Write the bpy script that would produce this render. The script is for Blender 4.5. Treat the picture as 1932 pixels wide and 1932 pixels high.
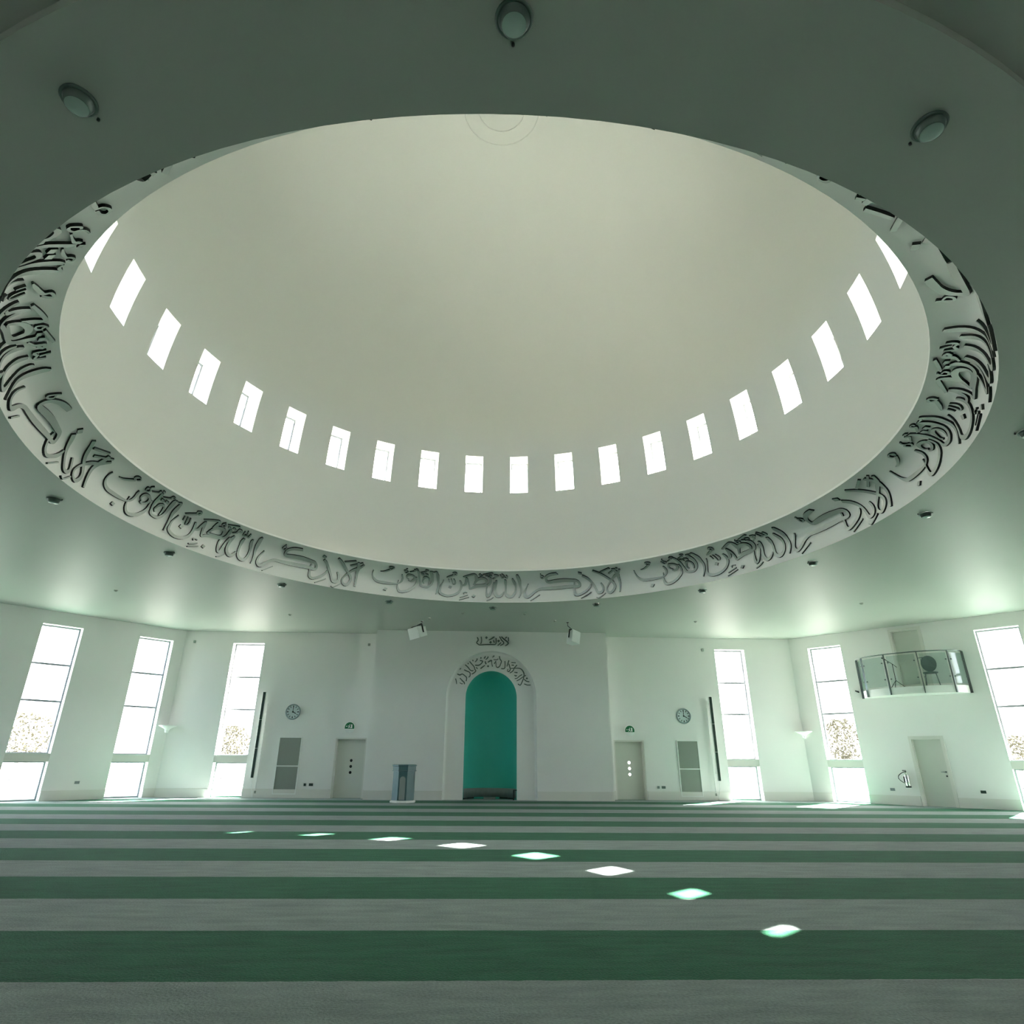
import bpy, math, random
from mathutils import Vector, Matrix
for _o in list(bpy.data.objects):
    bpy.data.objects.remove(_o)
scene = bpy.context.scene
COL = scene.collection
R = math.radians
random.seed(7)

# ------------------------------------------------------------------ camera
cam_d = bpy.data.cameras.new('camera'); cam = bpy.data.objects.new('camera', cam_d); COL.objects.link(cam)
cam_d.sensor_width = 36.0; cam_d.lens = 21.573; cam_d.shift_x = 0.00702
cam_d.clip_end = 500
_p, _r, _y = 0.3852, 0.0077, 0.0338           # pitch, roll, yaw
F = Vector((math.sin(_y)*math.cos(_p), math.cos(_y)*math.cos(_p), math.sin(_p)))
R0 = Vector((math.cos(_y), -math.sin(_y), 0)); U0 = R0.cross(F)
RR = R0*math.cos(_r) + U0*math.sin(_r); UU = RR.cross(F)
M = Matrix.Identity(4)
for i in range(3):
    M[i][0], M[i][1], M[i][2] = RR[i], UU[i], -F[i]
M[0][3], M[1][3], M[2][3] = 0, 0, 1.3
cam.matrix_world = M
scene.camera = cam

# ------------------------------------------------------------------ exposure, sky, sun
scene.view_settings.view_transform = 'Standard'
scene.view_settings.look = 'None'
scene.view_settings.gamma = 1.0
scene.view_settings.use_curve_mapping = False
scene.view_settings.exposure = 2.88
scene.cycles.use_denoising = True
scene.cycles.max_bounces = 14
scene.cycles.diffuse_bounces = 9
scene.cycles.transparent_max_bounces = 16
scene.cycles.sample_clamp_indirect = 6.0
scene.cycles.caustics_reflective = True
scene.cycles.filter_width = 1.2
world = bpy.data.worlds.new('sky'); scene.world = world; world.use_nodes = True
_nt = world.node_tree; _nt.nodes.clear()
_out = _nt.nodes.new('ShaderNodeOutputWorld'); _bg = _nt.nodes.new('ShaderNodeBackground')
# clear spring sky: pale and bright around the sun, bluer and darker away from it
_tc = _nt.nodes.new('ShaderNodeTexCoord'); _dp = _nt.nodes.new('ShaderNodeVectorMath'); _dp.operation = 'DOT_PRODUCT'
_dp.inputs[1].default_value = (math.sin(R(45.3))*math.cos(R(52)), math.cos(R(45.3))*math.cos(R(52)), math.sin(R(52)))
_mr = _nt.nodes.new('ShaderNodeMapRange'); _mr.inputs['From Min'].default_value = -1.0; _mr.inputs['From Max'].default_value = 1.0
_cr = _nt.nodes.new('ShaderNodeValToRGB')
_nt.links.new(_tc.outputs['Generated'], _dp.inputs[0]); _nt.links.new(_dp.outputs['Value'], _mr.inputs['Value']); _nt.links.new(_mr.outputs[0], _cr.inputs[0])
_e = _cr.color_ramp.elements
_e[0].position = 0.25; _e[0].color = (0.30, 0.41, 0.62, 1)
_e[1].position = 0.62; _e[1].color = (0.65, 0.68, 0.77, 1)
_x = _e.new(0.85); _x.color = (1.05, 0.98, 0.96, 1)
_nt.links.new(_cr.outputs[0], _bg.inputs[0]); _bg.inputs[1].default_value = 2.7
_nt.links.new(_bg.outputs[0], _out.inputs[0])
SUN = Vector((math.sin(R(45.3))*math.cos(R(52)), math.cos(R(45.3))*math.cos(R(52)), math.sin(R(52))))
sun_d = bpy.data.lights.new('sun', 'SUN'); sun_d.energy = 19.0; sun_d.angle = R(0.6); sun_d.color = (1.0, 0.93, 0.87)
sun = bpy.data.objects.new('sun', sun_d); COL.objects.link(sun)
sun.rotation_euler = SUN.to_track_quat('Z', 'Y').to_euler(); sun.location = (30, 40, 60)
# ------------------------------------------------------------------ lettering data (mm along the surface)
BAND=[
('letter',[1992,809,1827,814,1997,791,1817,796,1991,771,1797,777,2001,751,1792,756,2028,730,1812,734,2068,708,1843,710,2129,684,1887,684,2215,660,1941,657,2319,636,2008,628,2444,613,2096,598,2595,591,2211,567,2769,570,2353,535,2956,552,2527,505,3154,537,2734,477,3367,526,2989,453,3609,517,3316,434,3923,513,3714,423,4313,511,4147,418,4741,509,4588,416,5192,507,5055,415,5664,504,5547,416,6120,502,6018,419,6552,499,6468,423,6960,497,6907,429,7320,497,7304,437,7616,499,7642,446,7857,504,7946,457,8067,515,8236,475,8264,532,8505,499,8436,555,8736,528,8575,581,8923,561,8674,613,9050,599,8724,649,9113,639,8729,680,9129,673,8686,704,9111,701,8610,726,9065,723,8544,747,9004,743,8519,767,8926,761,8516,783,8828,779,8507,799,8720,796]),
('dot',[5262,279,5262,279,4914,198,5820,259,5467,178,5467,178]),
('vowel_mark',[3464,812,3556,802,3705,816,3829,803,3940,820,4111,804,4164,827,4402,808,4392,836,4695,816,4621,848,4979,827,4833,860,5236,839,5028,873,5465,852,5208,886,5660,867,5363,897,5805,878,5509,904,5915,886,5614,907,6000,892,5673,903,5970,904,5697,902,5689,914,5474,906,5491,917,5198,917,5432,919,5077,930,5379,926,5020,943,5337,936,5011,954,5334,946,5061,962,5379,953,5163,969,5467,959,5309,974,5579,963,5520,975,5733,964,5781,975,5909,963,6075,969,5981,962,6298,959,6021,960,6409,948,6093,953,6441,938,6120,945,6374,928,6066,938,6247,918,5949,929,6121,909,5828,920]),
('letter',[8170,612,8024,613,8165,564,8010,565,8123,513,7958,514,8099,464,7905,462,8122,415,7870,409,8178,369,7852,355,8260,328,7870,306,8369,293,7938,260,8506,264,8063,218,8663,247,8263,184,8843,241,8547,163,9065,243,8893,156,9335,250,9281,160,9668,263,9718,175,10044,283,10202,200,10416,311,10694,238,10811,350,11178,290,11218,400,11634,349,11553,447,12002,408,11791,489,12245,463,11963,530,12382,514,12075,570,12459,561,12109,609,12487,605,12075,645,12462,644,12013,680,12411,678,11944,712,12345,710,11857,740,12260,738,11749,767,12154,765]),
('letter',[10335,654,10502,675,10138,671,10295,691,9916,689,10101,705,9725,712,9997,717,9630,738,9963,733,9596,763,9974,751,9610,785,10032,766,9677,804,10147,777,9810,821,10307,785,10049,832,10454,788,10408,833,10635,787,10816,826,10869,783,11219,812,11032,777,11545,790,11134,771,11751,764,11253,759,11854,736,11336,743,11862,705,11355,721,11786,671,11304,695,11635,640,11208,673,11411,616,11068,659,11140,598,10890,649,10847,590,10755,643,10568,598,10672,642,10377,614,10521,647,10219,627,10329,654]),
('vowel_mark',[9217,916,8973,929,9095,914,8853,927,8996,912,8709,924,8967,908,8654,915,9038,893,8742,897,9170,871,8891,874,9266,859,9078,853,9260,861,9405,844,9400,864,9630,848,9520,869,9790,856,9585,877,9881,866,9610,888,9918,880,9595,897,9887,893,9545,901,9730,905,9407,908,9559,912,9247,918,9449,918,9134,929,9359,927,9045,940,9280,936,9009,951,9244,945,9056,960,9277,954,9153,969,9360,962,9246,977,9443,971]),
('vowel_mark',[10064,900,10271,888,10266,907,10473,896,10468,914,10674,904,10652,921,10871,911,10828,929,11080,918,10983,938,11288,925,11068,945,11441,931,11053,949,11497,939,10997,952,11470,945,10931,958,11447,949,10910,965,11412,956,10904,972,11356,963,10896,978,11297,971]),
('dot',[11184,997,11184,997,11451,975,11755,991,12015,969,12015,969]),
('letter',[12054,955,11430,963,12161,942,11543,951,12263,929,11650,938,12368,914,11758,923,12470,895,11866,905,12564,873,11972,884,12654,850,12076,861,12742,825,12174,836,12821,797,12264,808,12887,770,12353,778,12938,742,12450,748,12982,714,12547,718,13030,687,12635,687,13093,662,12720,658,13171,636,12803,630,13249,609,12867,603,13314,579,12901,573,13372,551,12924,539,13432,532,12985,506,13498,521,13124,478,13589,512,13302,460,13707,505,13493,446,13845,502,13702,437,14014,503,13922,431,14219,504,14138,428,14448,503,14378,426,14660,503,14667,427,14805,507,14985,437,14920,517,15270,460,15054,535,15487,486,15187,556,15657,513,15303,574,15787,539,15403,593,15882,566,15488,616,15961,594,15553,643,16031,624,15590,671,16082,656,15593,700,16107,688,15551,729,16099,720,15466,760,16062,751,15364,790,16014,779,15252,820,15965,807,15126,848,15902,833,15004,873,15820,858,14891,896,15713,881,14789,917,15591,903,14718,935,15475,920,14711,948,15380,933,14755,957,15294,944,14800,965,15201,956]),
('letter',[13876,572,14098,593,13739,591,13955,611,13582,612,13819,628,13462,638,13749,642,13442,666,13736,659,13475,691,13763,681,13507,715,13813,703,13511,739,13884,723,13518,763,13976,741,13580,784,14074,753,13738,799,14194,761,13957,809,14336,768,14223,812,14435,770,14530,804,14482,770,14797,789,14568,767,15004,769,14669,759,15152,745,14766,743,15251,718,14844,720,15305,692,14900,696,15316,668,14937,675,15293,646,14955,654,15256,624,14959,632,15209,600,14949,608,15147,575,14923,582,15077,550,14888,556]),
('dot',[12838,885,12838,885,13049,841,13600,873,13788,828,13788,828]),
('dot',[13780,891,13780,891,13992,848,14548,879,14737,834,14737,834]),
('vowel_mark',[12621,913,12768,904,12800,919,13003,907,12975,925,13241,910,13153,931,13476,914,13371,939,13722,922,13595,948,13960,932,13729,955,14115,942,13730,960,14101,954,13660,966,13983,963,13585,974,13916,969,13572,983,13889,976,13588,991,13880,983,13668,997,13909,987,13864,998,14017,988,14116,995,14173,986,14394,987,14192,986,14466,978,14192,984,14441,969,14171,976,14415,961,14147,968]),
('letter',[15115,965,15145,956,15369,961,15402,949,15588,957,15690,942,15710,956,16009,939,15867,961,16197,948,16038,971,16301,960,16335,972,16254,965,16581,954,16226,960,16742,931,16236,942,16893,907,16270,920,17049,882,16343,896,17195,853,16421,869,17303,822,16502,840,17352,792,16582,810,17365,762,16667,777,17390,731,16763,740,17450,695,16878,698,17518,654,16989,654,17559,608,17064,609,17563,561,17100,562,17540,511,17107,512,17466,452,17077,455,17321,381,16994,385,17122,303,16865,307,16903,224,16714,227]),
('letter',[18455,751,18293,757,18407,715,18236,723,18333,678,18152,686,18253,641,18057,650,18176,605,17956,615,18105,570,17852,580,18049,535,17760,543,18014,498,17689,503,17993,460,17634,461,17979,422,17586,421,17952,383,17526,381,17940,349,17475,337,17980,325,17505,291,18097,305,17655,251,18285,285,17877,218,18515,268,18143,192,18775,251,18451,171,19067,238,18816,155,19388,232,19232,147,19775,234,19703,150,20208,244,20209,161,20605,260,20702,180,20962,283,21164,210,21307,315,21586,247,21595,346,21939,285,21798,371,22203,324,21953,397,22387,364,22094,428,22535,403,22214,465,22672,446,22300,504,22778,490,22354,541,22847,531,22376,575,22876,570,22366,608,22869,606,22337,639,22840,637,22291,665,22801,666,22232,689,22745,691,22174,709,22663,714,22125,727,22550,734,22075,743,22422,750,22016,760,22293,765]),
('dot',[19866,579,19866,579,19638,502,20480,549,20225,471,20225,471]),
('vowel_mark',[19581,788,19371,790,19746,742,19538,744,19858,692,19653,694]),
('vowel_mark',[20795,799,20606,797,21014,769,20788,766,21213,736,20941,734,21332,703,21023,706,21339,672,21036,682,21268,646,21006,661,21150,625,20947,646,20978,612,20855,636,20767,607,20747,632,20559,618,20700,632,20459,644,20650,646,20396,674,20595,674,20323,705,20525,705,20230,736,20434,735,20116,768,20322,767,19979,798,20186,797]),
('vowel_mark',[18907,837,19041,826,19112,850,19333,832,19311,863,19627,839,19503,875,19898,847,19696,885,20129,857,19888,895,20328,869,20062,905,20500,880,20222,914,20672,889,20348,921,20834,898,20402,927,20916,913,20358,935,20782,932,20202,949,20591,946,20113,965,20517,953,20246,977,20615,962,20470,986,20820,970,20720,990,20953,973,21117,978,20823,976,21268,964,20883,970,21338,950,20939,960,21340,936,20944,948,21294,920,20907,933,21242,903,20863,917]),
('letter',[22694,620,22851,574,22918,631,23094,581,23111,641,23367,589,23216,651,23636,611,23271,671,23782,646,23293,700,23826,682,23307,730,23839,713,23329,756,23843,739,23343,779,23827,763,23360,801,23812,785,23380,826,23791,812,23400,851,23768,837,23699,859,23556,844,23946,832,23562,834,24147,794,23667,799,24292,758,23766,762,24370,731,23874,732,24424,704,23983,703,24480,676,24080,674,24549,644,24159,640,24615,610,24223,605,24672,577,24276,572,24701,544,24311,539,24719,519,24351,502,24677,520,24560,468,24698,529,24895,474,24895,553,25178,492,25172,578,25441,507,25489,595,25721,520,25834,609,26042,535,26213,622,26385,547,26638,631,26780,555,27080,637,27220,562,27469,644,27634,569,27792,652,27991,578,28076,660,28309,586,28319,668,28584,597,28512,674,28807,608,28647,678,29005,623,28765,687,29190,644,28887,708,29357,672,28987,734,29490,704,29043,760,29583,734,29042,782,29633,762,28999,805,29645,787,28947,826,29638,807,28907,844,29630,824,28873,857,29602,842,28845,866,29508,862,28809,876,29327,880,28737,889,29120,895,28645,903,28924,907]),
('letter',[25300,641,25584,623,25390,673,25716,654,25466,705,25834,683,25542,734,25950,710,25618,761,26068,734,25700,787,26188,756,25813,810,26326,774,25974,831,26504,790,26168,848,26713,803,26375,861,26925,813,26598,871,27132,818,26850,878,27336,821,27133,880,27515,820,27455,878,27679,818,27822,869,27805,815,28223,850,27836,814,28511,822,27883,810,28659,793,27978,795,28716,765,28062,776,28715,737,28138,753,28644,705,28176,730,28466,676,28123,711,28179,652,27919,697,27828,634,27604,686,27461,620,27277,679,27090,613,26960,675,26722,612,26615,674,26388,612,26272,672,26080,612,25964,665,25780,613,25683,658,25479,614,25402,650]),
('letter',[22732,876,23035,855,23112,897,23464,874,23486,917,23888,892,23869,934,24304,908,24301,950,24750,924,24748,964,25193,939,25109,973,25529,948,25379,975,25639,950,25797,959,25414,958,25943,945,25440,953,26106,923,25478,937,26254,893,25478,914,26343,862,25487,888,26357,834,25527,861,26319,804,25569,831,26261,773,25589,799]),
('dot',[25414,282,25414,282,25072,203,25903,246,25556,167,25556,167]),
('vowel_mark',[22299,167,22347,134,23219,220,23270,187,24137,273,24191,239]),
('vowel_mark',[22154,68,22188,41,23297,131,23332,104,24439,193,24476,166]),
('vowel_mark',[23195,282,23327,296,23127,297,23269,311,23052,313,23216,324,23053,336,23209,327,23189,354,23267,332,23369,366,23403,340,23560,372,23538,344,23740,368,23661,341,23904,360,23808,333,24060,351,23963,324]),
('vowel_mark',[26934,974,26739,982,26825,964,26612,973,26718,954,26480,963,26674,943,26408,952,26714,929,26433,935,26801,913,26519,917,26858,906,26687,898,26878,907,26989,888,27026,907,27236,888,27137,910,27418,893,27186,918,27504,905,27193,930,27520,921,27172,936,27436,937,27173,936,27165,949,27014,939,26939,953,26818,944,26748,956]),
('vowel_mark',[27380,966,27646,949,27680,973,27969,956,27980,980,28292,962,28317,988,28648,970,28714,997,29054,978,29150,1006,29492,988,29588,1015,29932,997]),
('dot',[27928,946,27928,946,28061,911,28600,932,28713,895,28713,895]),
('dot',[28880,958,28880,958,29016,923,29560,943,29677,907,29677,907]),
('vowel_mark',[29721,845,29911,829,29932,859,30159,841,30134,873,30409,852,30260,885,30606,866,30277,898,30696,882,30235,911,30707,897,30191,924,30699,911,30138,939,30662,926,30074,954,30613,939,30147,968,30588,941,30479,967,30670,941,30870,959,30868,937,31259,937,30848,941,31233,919,30816,938,31074,905,30697,925,30918,891,30569,911]),
('vowel_mark',[31741,955,31485,960,31928,921,31632,927,32079,885,31750,891,32161,868,31914,860,32030,877,32330,852,32181,891,32505,868,32420,901,32624,876,32779,891,32725,871,33027,878,32966,857,33059,875,33285,848,33061,880,33427,863,33055,895,33437,883,33035,911,33412,900,33016,924,33362,916,32982,937,33282,931,32942,950,33198,945]),
('vowel_mark',[32150,983,31910,985,32509,946,32213,948,32823,905,32474,908]),
('letter',[28730,589,28428,599,28674,556,28380,566,28609,524,28318,531,28573,488,28271,489,28578,441,28248,437,28603,387,28235,380,28641,340,28236,327,28699,303,28263,281,28776,273,28320,239,28835,260,28433,205,28827,261,28669,186,28812,261,28959,192,28836,263,29200,220,28916,280,29343,258,29029,314,29436,300,29149,356,29530,343,29265,402,29642,389,29373,453,29756,439,29476,502,29864,487,29573,547,29967,531,29659,591,30062,574,29741,632,30143,614,29825,670,30208,653,29903,706,30257,690,29962,739,30286,726]),
('letter',[30903,791,30562,806,30923,764,30464,785,30931,737,30355,763,30927,708,30283,733,30890,674,30266,695,30827,634,30268,651,30765,590,30255,604,30706,542,30213,553,30649,492,30157,499,30625,446,30117,444,30650,405,30113,391,30713,367,30144,339,30798,334,30227,291,30913,305,30379,246,31054,279,30591,208,31166,266,30858,181,31247,265,31186,173,31369,271,31505,184,31503,280,31795,207,31667,296,32038,243,31864,323,32224,284,32036,349,32365,320,32143,369,32462,348,32216,388,32522,372,32295,409,32574,394]),
('letter',[33003,811,32541,823,33073,780,32528,796,33123,748,32501,766,33151,716,32502,732,33146,682,32557,693,33118,645,32630,652,33095,604,32681,608,33082,557,32690,561,33070,508,32676,509,33071,460,32662,458,33088,414,32652,406,33125,371,32654,355,33191,336,32698,306,33291,310,32803,262,33419,290,32965,225,33562,276,33180,196,33744,264,33457,174,33943,256,33791,162,34081,256,34161,167,34202,264,34498,194,34372,285,34760,234,34546,314,34969,279,34704,353,35135,330,34842,401,35259,387,34944,451,35347,443,34998,504,35394,500,35002,557,35396,557,34962,605,35374,606,34875,642,35348,646,34754,674,35310,680,34635,707,35246,712,34515,744,35125,748,34388,780,34971,781,34294,811,34846,805,34296,833,34782,817,34381,844,34741,827,34462,851,34699,841]),
('letter',[35898,952,35499,964,36003,930,35418,948,36094,907,35334,930,36190,883,35331,904,36301,850,35435,867,36403,807,35574,823,36470,763,35695,777,36492,718,35795,731,36486,674,35885,682,36483,631,35962,632,36512,590,36042,584,36560,549,36121,541,36583,502,36171,498,36566,450,36188,450,36521,396,36180,398,36442,341,36140,346,36321,286,36060,294,36175,233,35950,241,36027,179,35834,187]),
('vowel_mark',[28462,73,28513,45,28752,93,28808,63,29037,113,29108,81,29298,134,29398,102,29534,157,29657,129,29764,182,29886,158,29999,209,30110,186]),
('letter',[38236,676,38032,688,38084,623,37856,638,37903,568,37649,585,37739,513,37452,530,37606,458,37283,473,37499,404,37136,416,37434,356,37028,362,37417,318,36969,313,37443,288,36967,267,37507,269,37047,224,37627,251,37223,185,37780,239,37491,154,37883,237,37868,143,38021,247,38259,163,38269,273,38598,197,38555,306,38920,236,38854,344,39233,282,39183,389,39530,331,39539,432,39835,372,39913,472,40180,404,40304,507,40546,431,40719,535,40893,448,41128,548,41191,454,41518,552,41523,452,41967,555,41975,449,42548,559,42559,448,43220,563,43233,445,43928,566,43956,445,44694,572,44737,448,45510,577,45556,453,46278,580,46323,458,46976,582,47018,464,47629,582,47656,469,48216,579,48194,471,48710,569,48623,467,49088,557,48999,460,49361,551,49355,457,49565,551,49674,464,49680,552,49961,481,49714,553,50192,517,49740,571,50263,565,49712,605,50226,614,49635,635,50123,657,49528,655,49960,693,49391,670,49727,724,49243,680,49423,749,49111,683,49100,762,48897,683,48794,768,48509,685,48404,774,47922,691,47803,783,47220,697,47057,793,46532,701,46307,798,45882,699,45603,798,45225,695,44922,793,44609,690,44285,787,44013,682,43677,777,43426,673,43143,765,42903,674,42810,760,42453,701,42782,758,42226,744,42776,756,42159,775,42707,771,42104,806,42655,793,42086,840,42653,817,42152,872,42722,838,42336,899,42907,858,42595,922,43188,878,42881,941,43487,893,43190,954,43788,902,43526,964,44121,907,43875,970,44460,912,44245,974,44787,918,44628,976,45120,922,45002,977,45463,927]),
('vowel_mark',[38485,67,38584,41,38846,104,38945,78,39206,142,39306,116,39566,179,39667,153,39925,217,40026,191,40283,254,40386,228,40639,291,40744,266]),
('vowel_mark',[41394,960,41197,968,41381,949,41164,958,41366,938,41129,947,41360,924,41105,933,41350,900,41077,910,41337,871,41048,881,41357,853,41081,854,41370,854,41338,832,41492,852,41614,826,41605,854,41832,831,41685,864,41969,846,41741,880,42048,867,41739,892,42029,889,41686,897,41839,908,41522,907,41608,920,41327,918,41403,930]),
('letter',[49004,651,48680,661,48958,606,48643,616,48897,560,48588,568,48860,514,48542,518,48868,470,48521,468,48902,424,48517,418,48944,378,48520,371,48975,332,48511,323,49013,292,48517,271,49081,265,48604,221,49184,246,48798,181,49316,231,49080,152,49478,226,49457,142,49769,237,49890,158,50165,263,50344,187,50557,293,50764,219,50909,323,51148,251,51237,355,51517,286,51521,387,51843,324,51756,419,52114,365,51958,451,52328,407,52126,481,52491,448,52248,508,52587,487,52343,535,52622,522,52439,564,52647,554]),
('vowel_mark',[50089,72,50173,43,50511,108,50596,79,50932,144,51019,114,51336,179,51427,150,51714,213,51808,184,52076,247,52172,218,52438,281,52535,252]),
('dot',[50253,952,50253,952,50179,902,51074,921,50963,867,50963,867]),
('letter',[51011,860,50798,819,51376,838,51129,793,51748,815,51435,766,52115,783,51706,738,52426,744,51958,705,52677,701,52209,665,52908,653,52459,619,53144,597,52714,565,53362,535,52954,505,53541,476,53148,448,53675,424,53285,399,53782,380,53391,353,53893,339,53493,310,54012,300,53587,267,54124,270,53694,223,54214,257,53903,184,54347,252,54225,165,54547,252,54564,165,54710,257,54880,179,54833,267,55142,207,54961,285,55338,247,55052,308,55463,292,55082,341,55509,343,55061,384,55492,395,55010,427,55428,446,54931,470,55305,493,54813,515,55139,537,54682,559,54968,579]),
('vowel_mark',[53763,60,53670,38,53915,47,53810,22,54052,35,53964,5,54176,32,54170,-2,54321,40,54391,8,54509,56,54609,27,54752,82,54861,54,55064,117,55180,89,55423,159,55542,132,55783,202,55902,175]),
('letter',[53813,966,53576,937,54282,939,54029,908,54735,911,54463,878,55213,876,54914,842,55747,831,55420,795,56278,778,55927,738,56720,727,56357,684,57058,686,56692,639,57350,648,56963,600,57617,605,57193,560,57871,555,57416,513,58092,500,57601,465,58230,440,57698,421,58248,379,57708,382,58167,320,57657,344,58000,265,57549,308,57735,211,57351,269,57392,162,57093,232,57004,130,56908,214,56608,135,56783,214,56303,164,56596,226,56087,202,56441,245,55966,248,56339,271,55924,299,56275,307,55949,350,56269,344,56048,397,56334,380,56202,442,56468,418,56381,486,56647,458,56582,531,56862,498,56811,576,57115,538,57060,621,57394,578,57333,667,57701,620,57629,712,58026,661,57946,751,58336,694,58286,777,58641,716,58613,795,58986,735,58909,815,59346,764,59204,845,59650,806,59505,881,59900,851,59799,914,60128,893]),
('letter',[58722,946,58176,942,58999,906,58366,901,59254,862,58525,858,59428,812,58639,816,59460,764,58712,778,59407,720,58764,733,59373,673,58820,678,59392,614,58891,613,59420,543,58952,542,59414,461,58979,462,59359,368,58963,370,59277,267,58918,269,59186,165,58863,167]),
('vowel_mark',[55294,904,55530,875,56474,944,56723,917,57659,980,57919,955]),
('vowel_mark',[56991,834,57224,803,58206,900,58442,874,59405,957,59635,936]),
]
TOPTEXT=[
('letter',[-209,5740,-242,5723,-176,5684,-216,5668,-157,5618,-204,5626,-196,5559,-231,5584,-228,5523,-264,5534,-219,5512,-247,5488,-191,5494,-214,5464,-163,5471,-180,5438,-123,5456,-128,5419,-60,5458,-57,5421,34,5467,36,5430,183,5475,185,5435,331,5481,331,5440,419,5478,420,5438,469,5480,481,5445,484,5494,518,5477,489,5532,527,5529,490,5612,528,5612,487,5707,525,5708]),
('letter',[-54,5754,-91,5747,-43,5698,-80,5692,-35,5642,-72,5639,-34,5586,-73,5589,-42,5535,-78,5544,-59,5496,-90,5511,-80,5465,-105,5479]),
('dot',[131,5772,131,5772,79,5719,184,5720,133,5667,133,5667]),
('vowel_mark',[218,5645,235,5611,270,5670,287,5637,318,5696,338,5664,363,5728,385,5697,401,5756,423,5725,424,5767,440,5737,440,5771,451,5745]),
('dot',[295,5596,295,5596,244,5544,348,5545,297,5492,297,5492]),
('vowel_mark',[423,5628,387,5615,440,5582,405,5569,458,5536,423,5523]),
('dot',[609,5651,609,5651,557,5599,662,5600,610,5547,610,5547]),
('letter',[658,5778,625,5760,697,5707,665,5688,734,5646,704,5623,771,5610,744,5583,803,5579,773,5556,822,5542,786,5532,823,5503,788,5515,799,5472,774,5501,764,5450,745,5482,722,5430,707,5460,677,5411,664,5436]),
('letter',[717,5529,690,5554,678,5488,651,5514,640,5451,615,5479,607,5428,587,5455,577,5410,561,5433]),
('letter',[722,5775,697,5747,770,5736,741,5704,819,5696,789,5660,881,5650,851,5612,939,5605,909,5568,983,5568,947,5536,1007,5519,960,5521,978,5470,945,5498,936,5437,913,5467,903,5418,887,5447,872,5405,859,5430]),
('letter',[1001,5741,964,5739,1006,5665,968,5662,1011,5589,973,5586]),
('vowel_mark',[851,5718,876,5690,881,5744,905,5716,910,5770,935,5742]),
]
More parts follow.
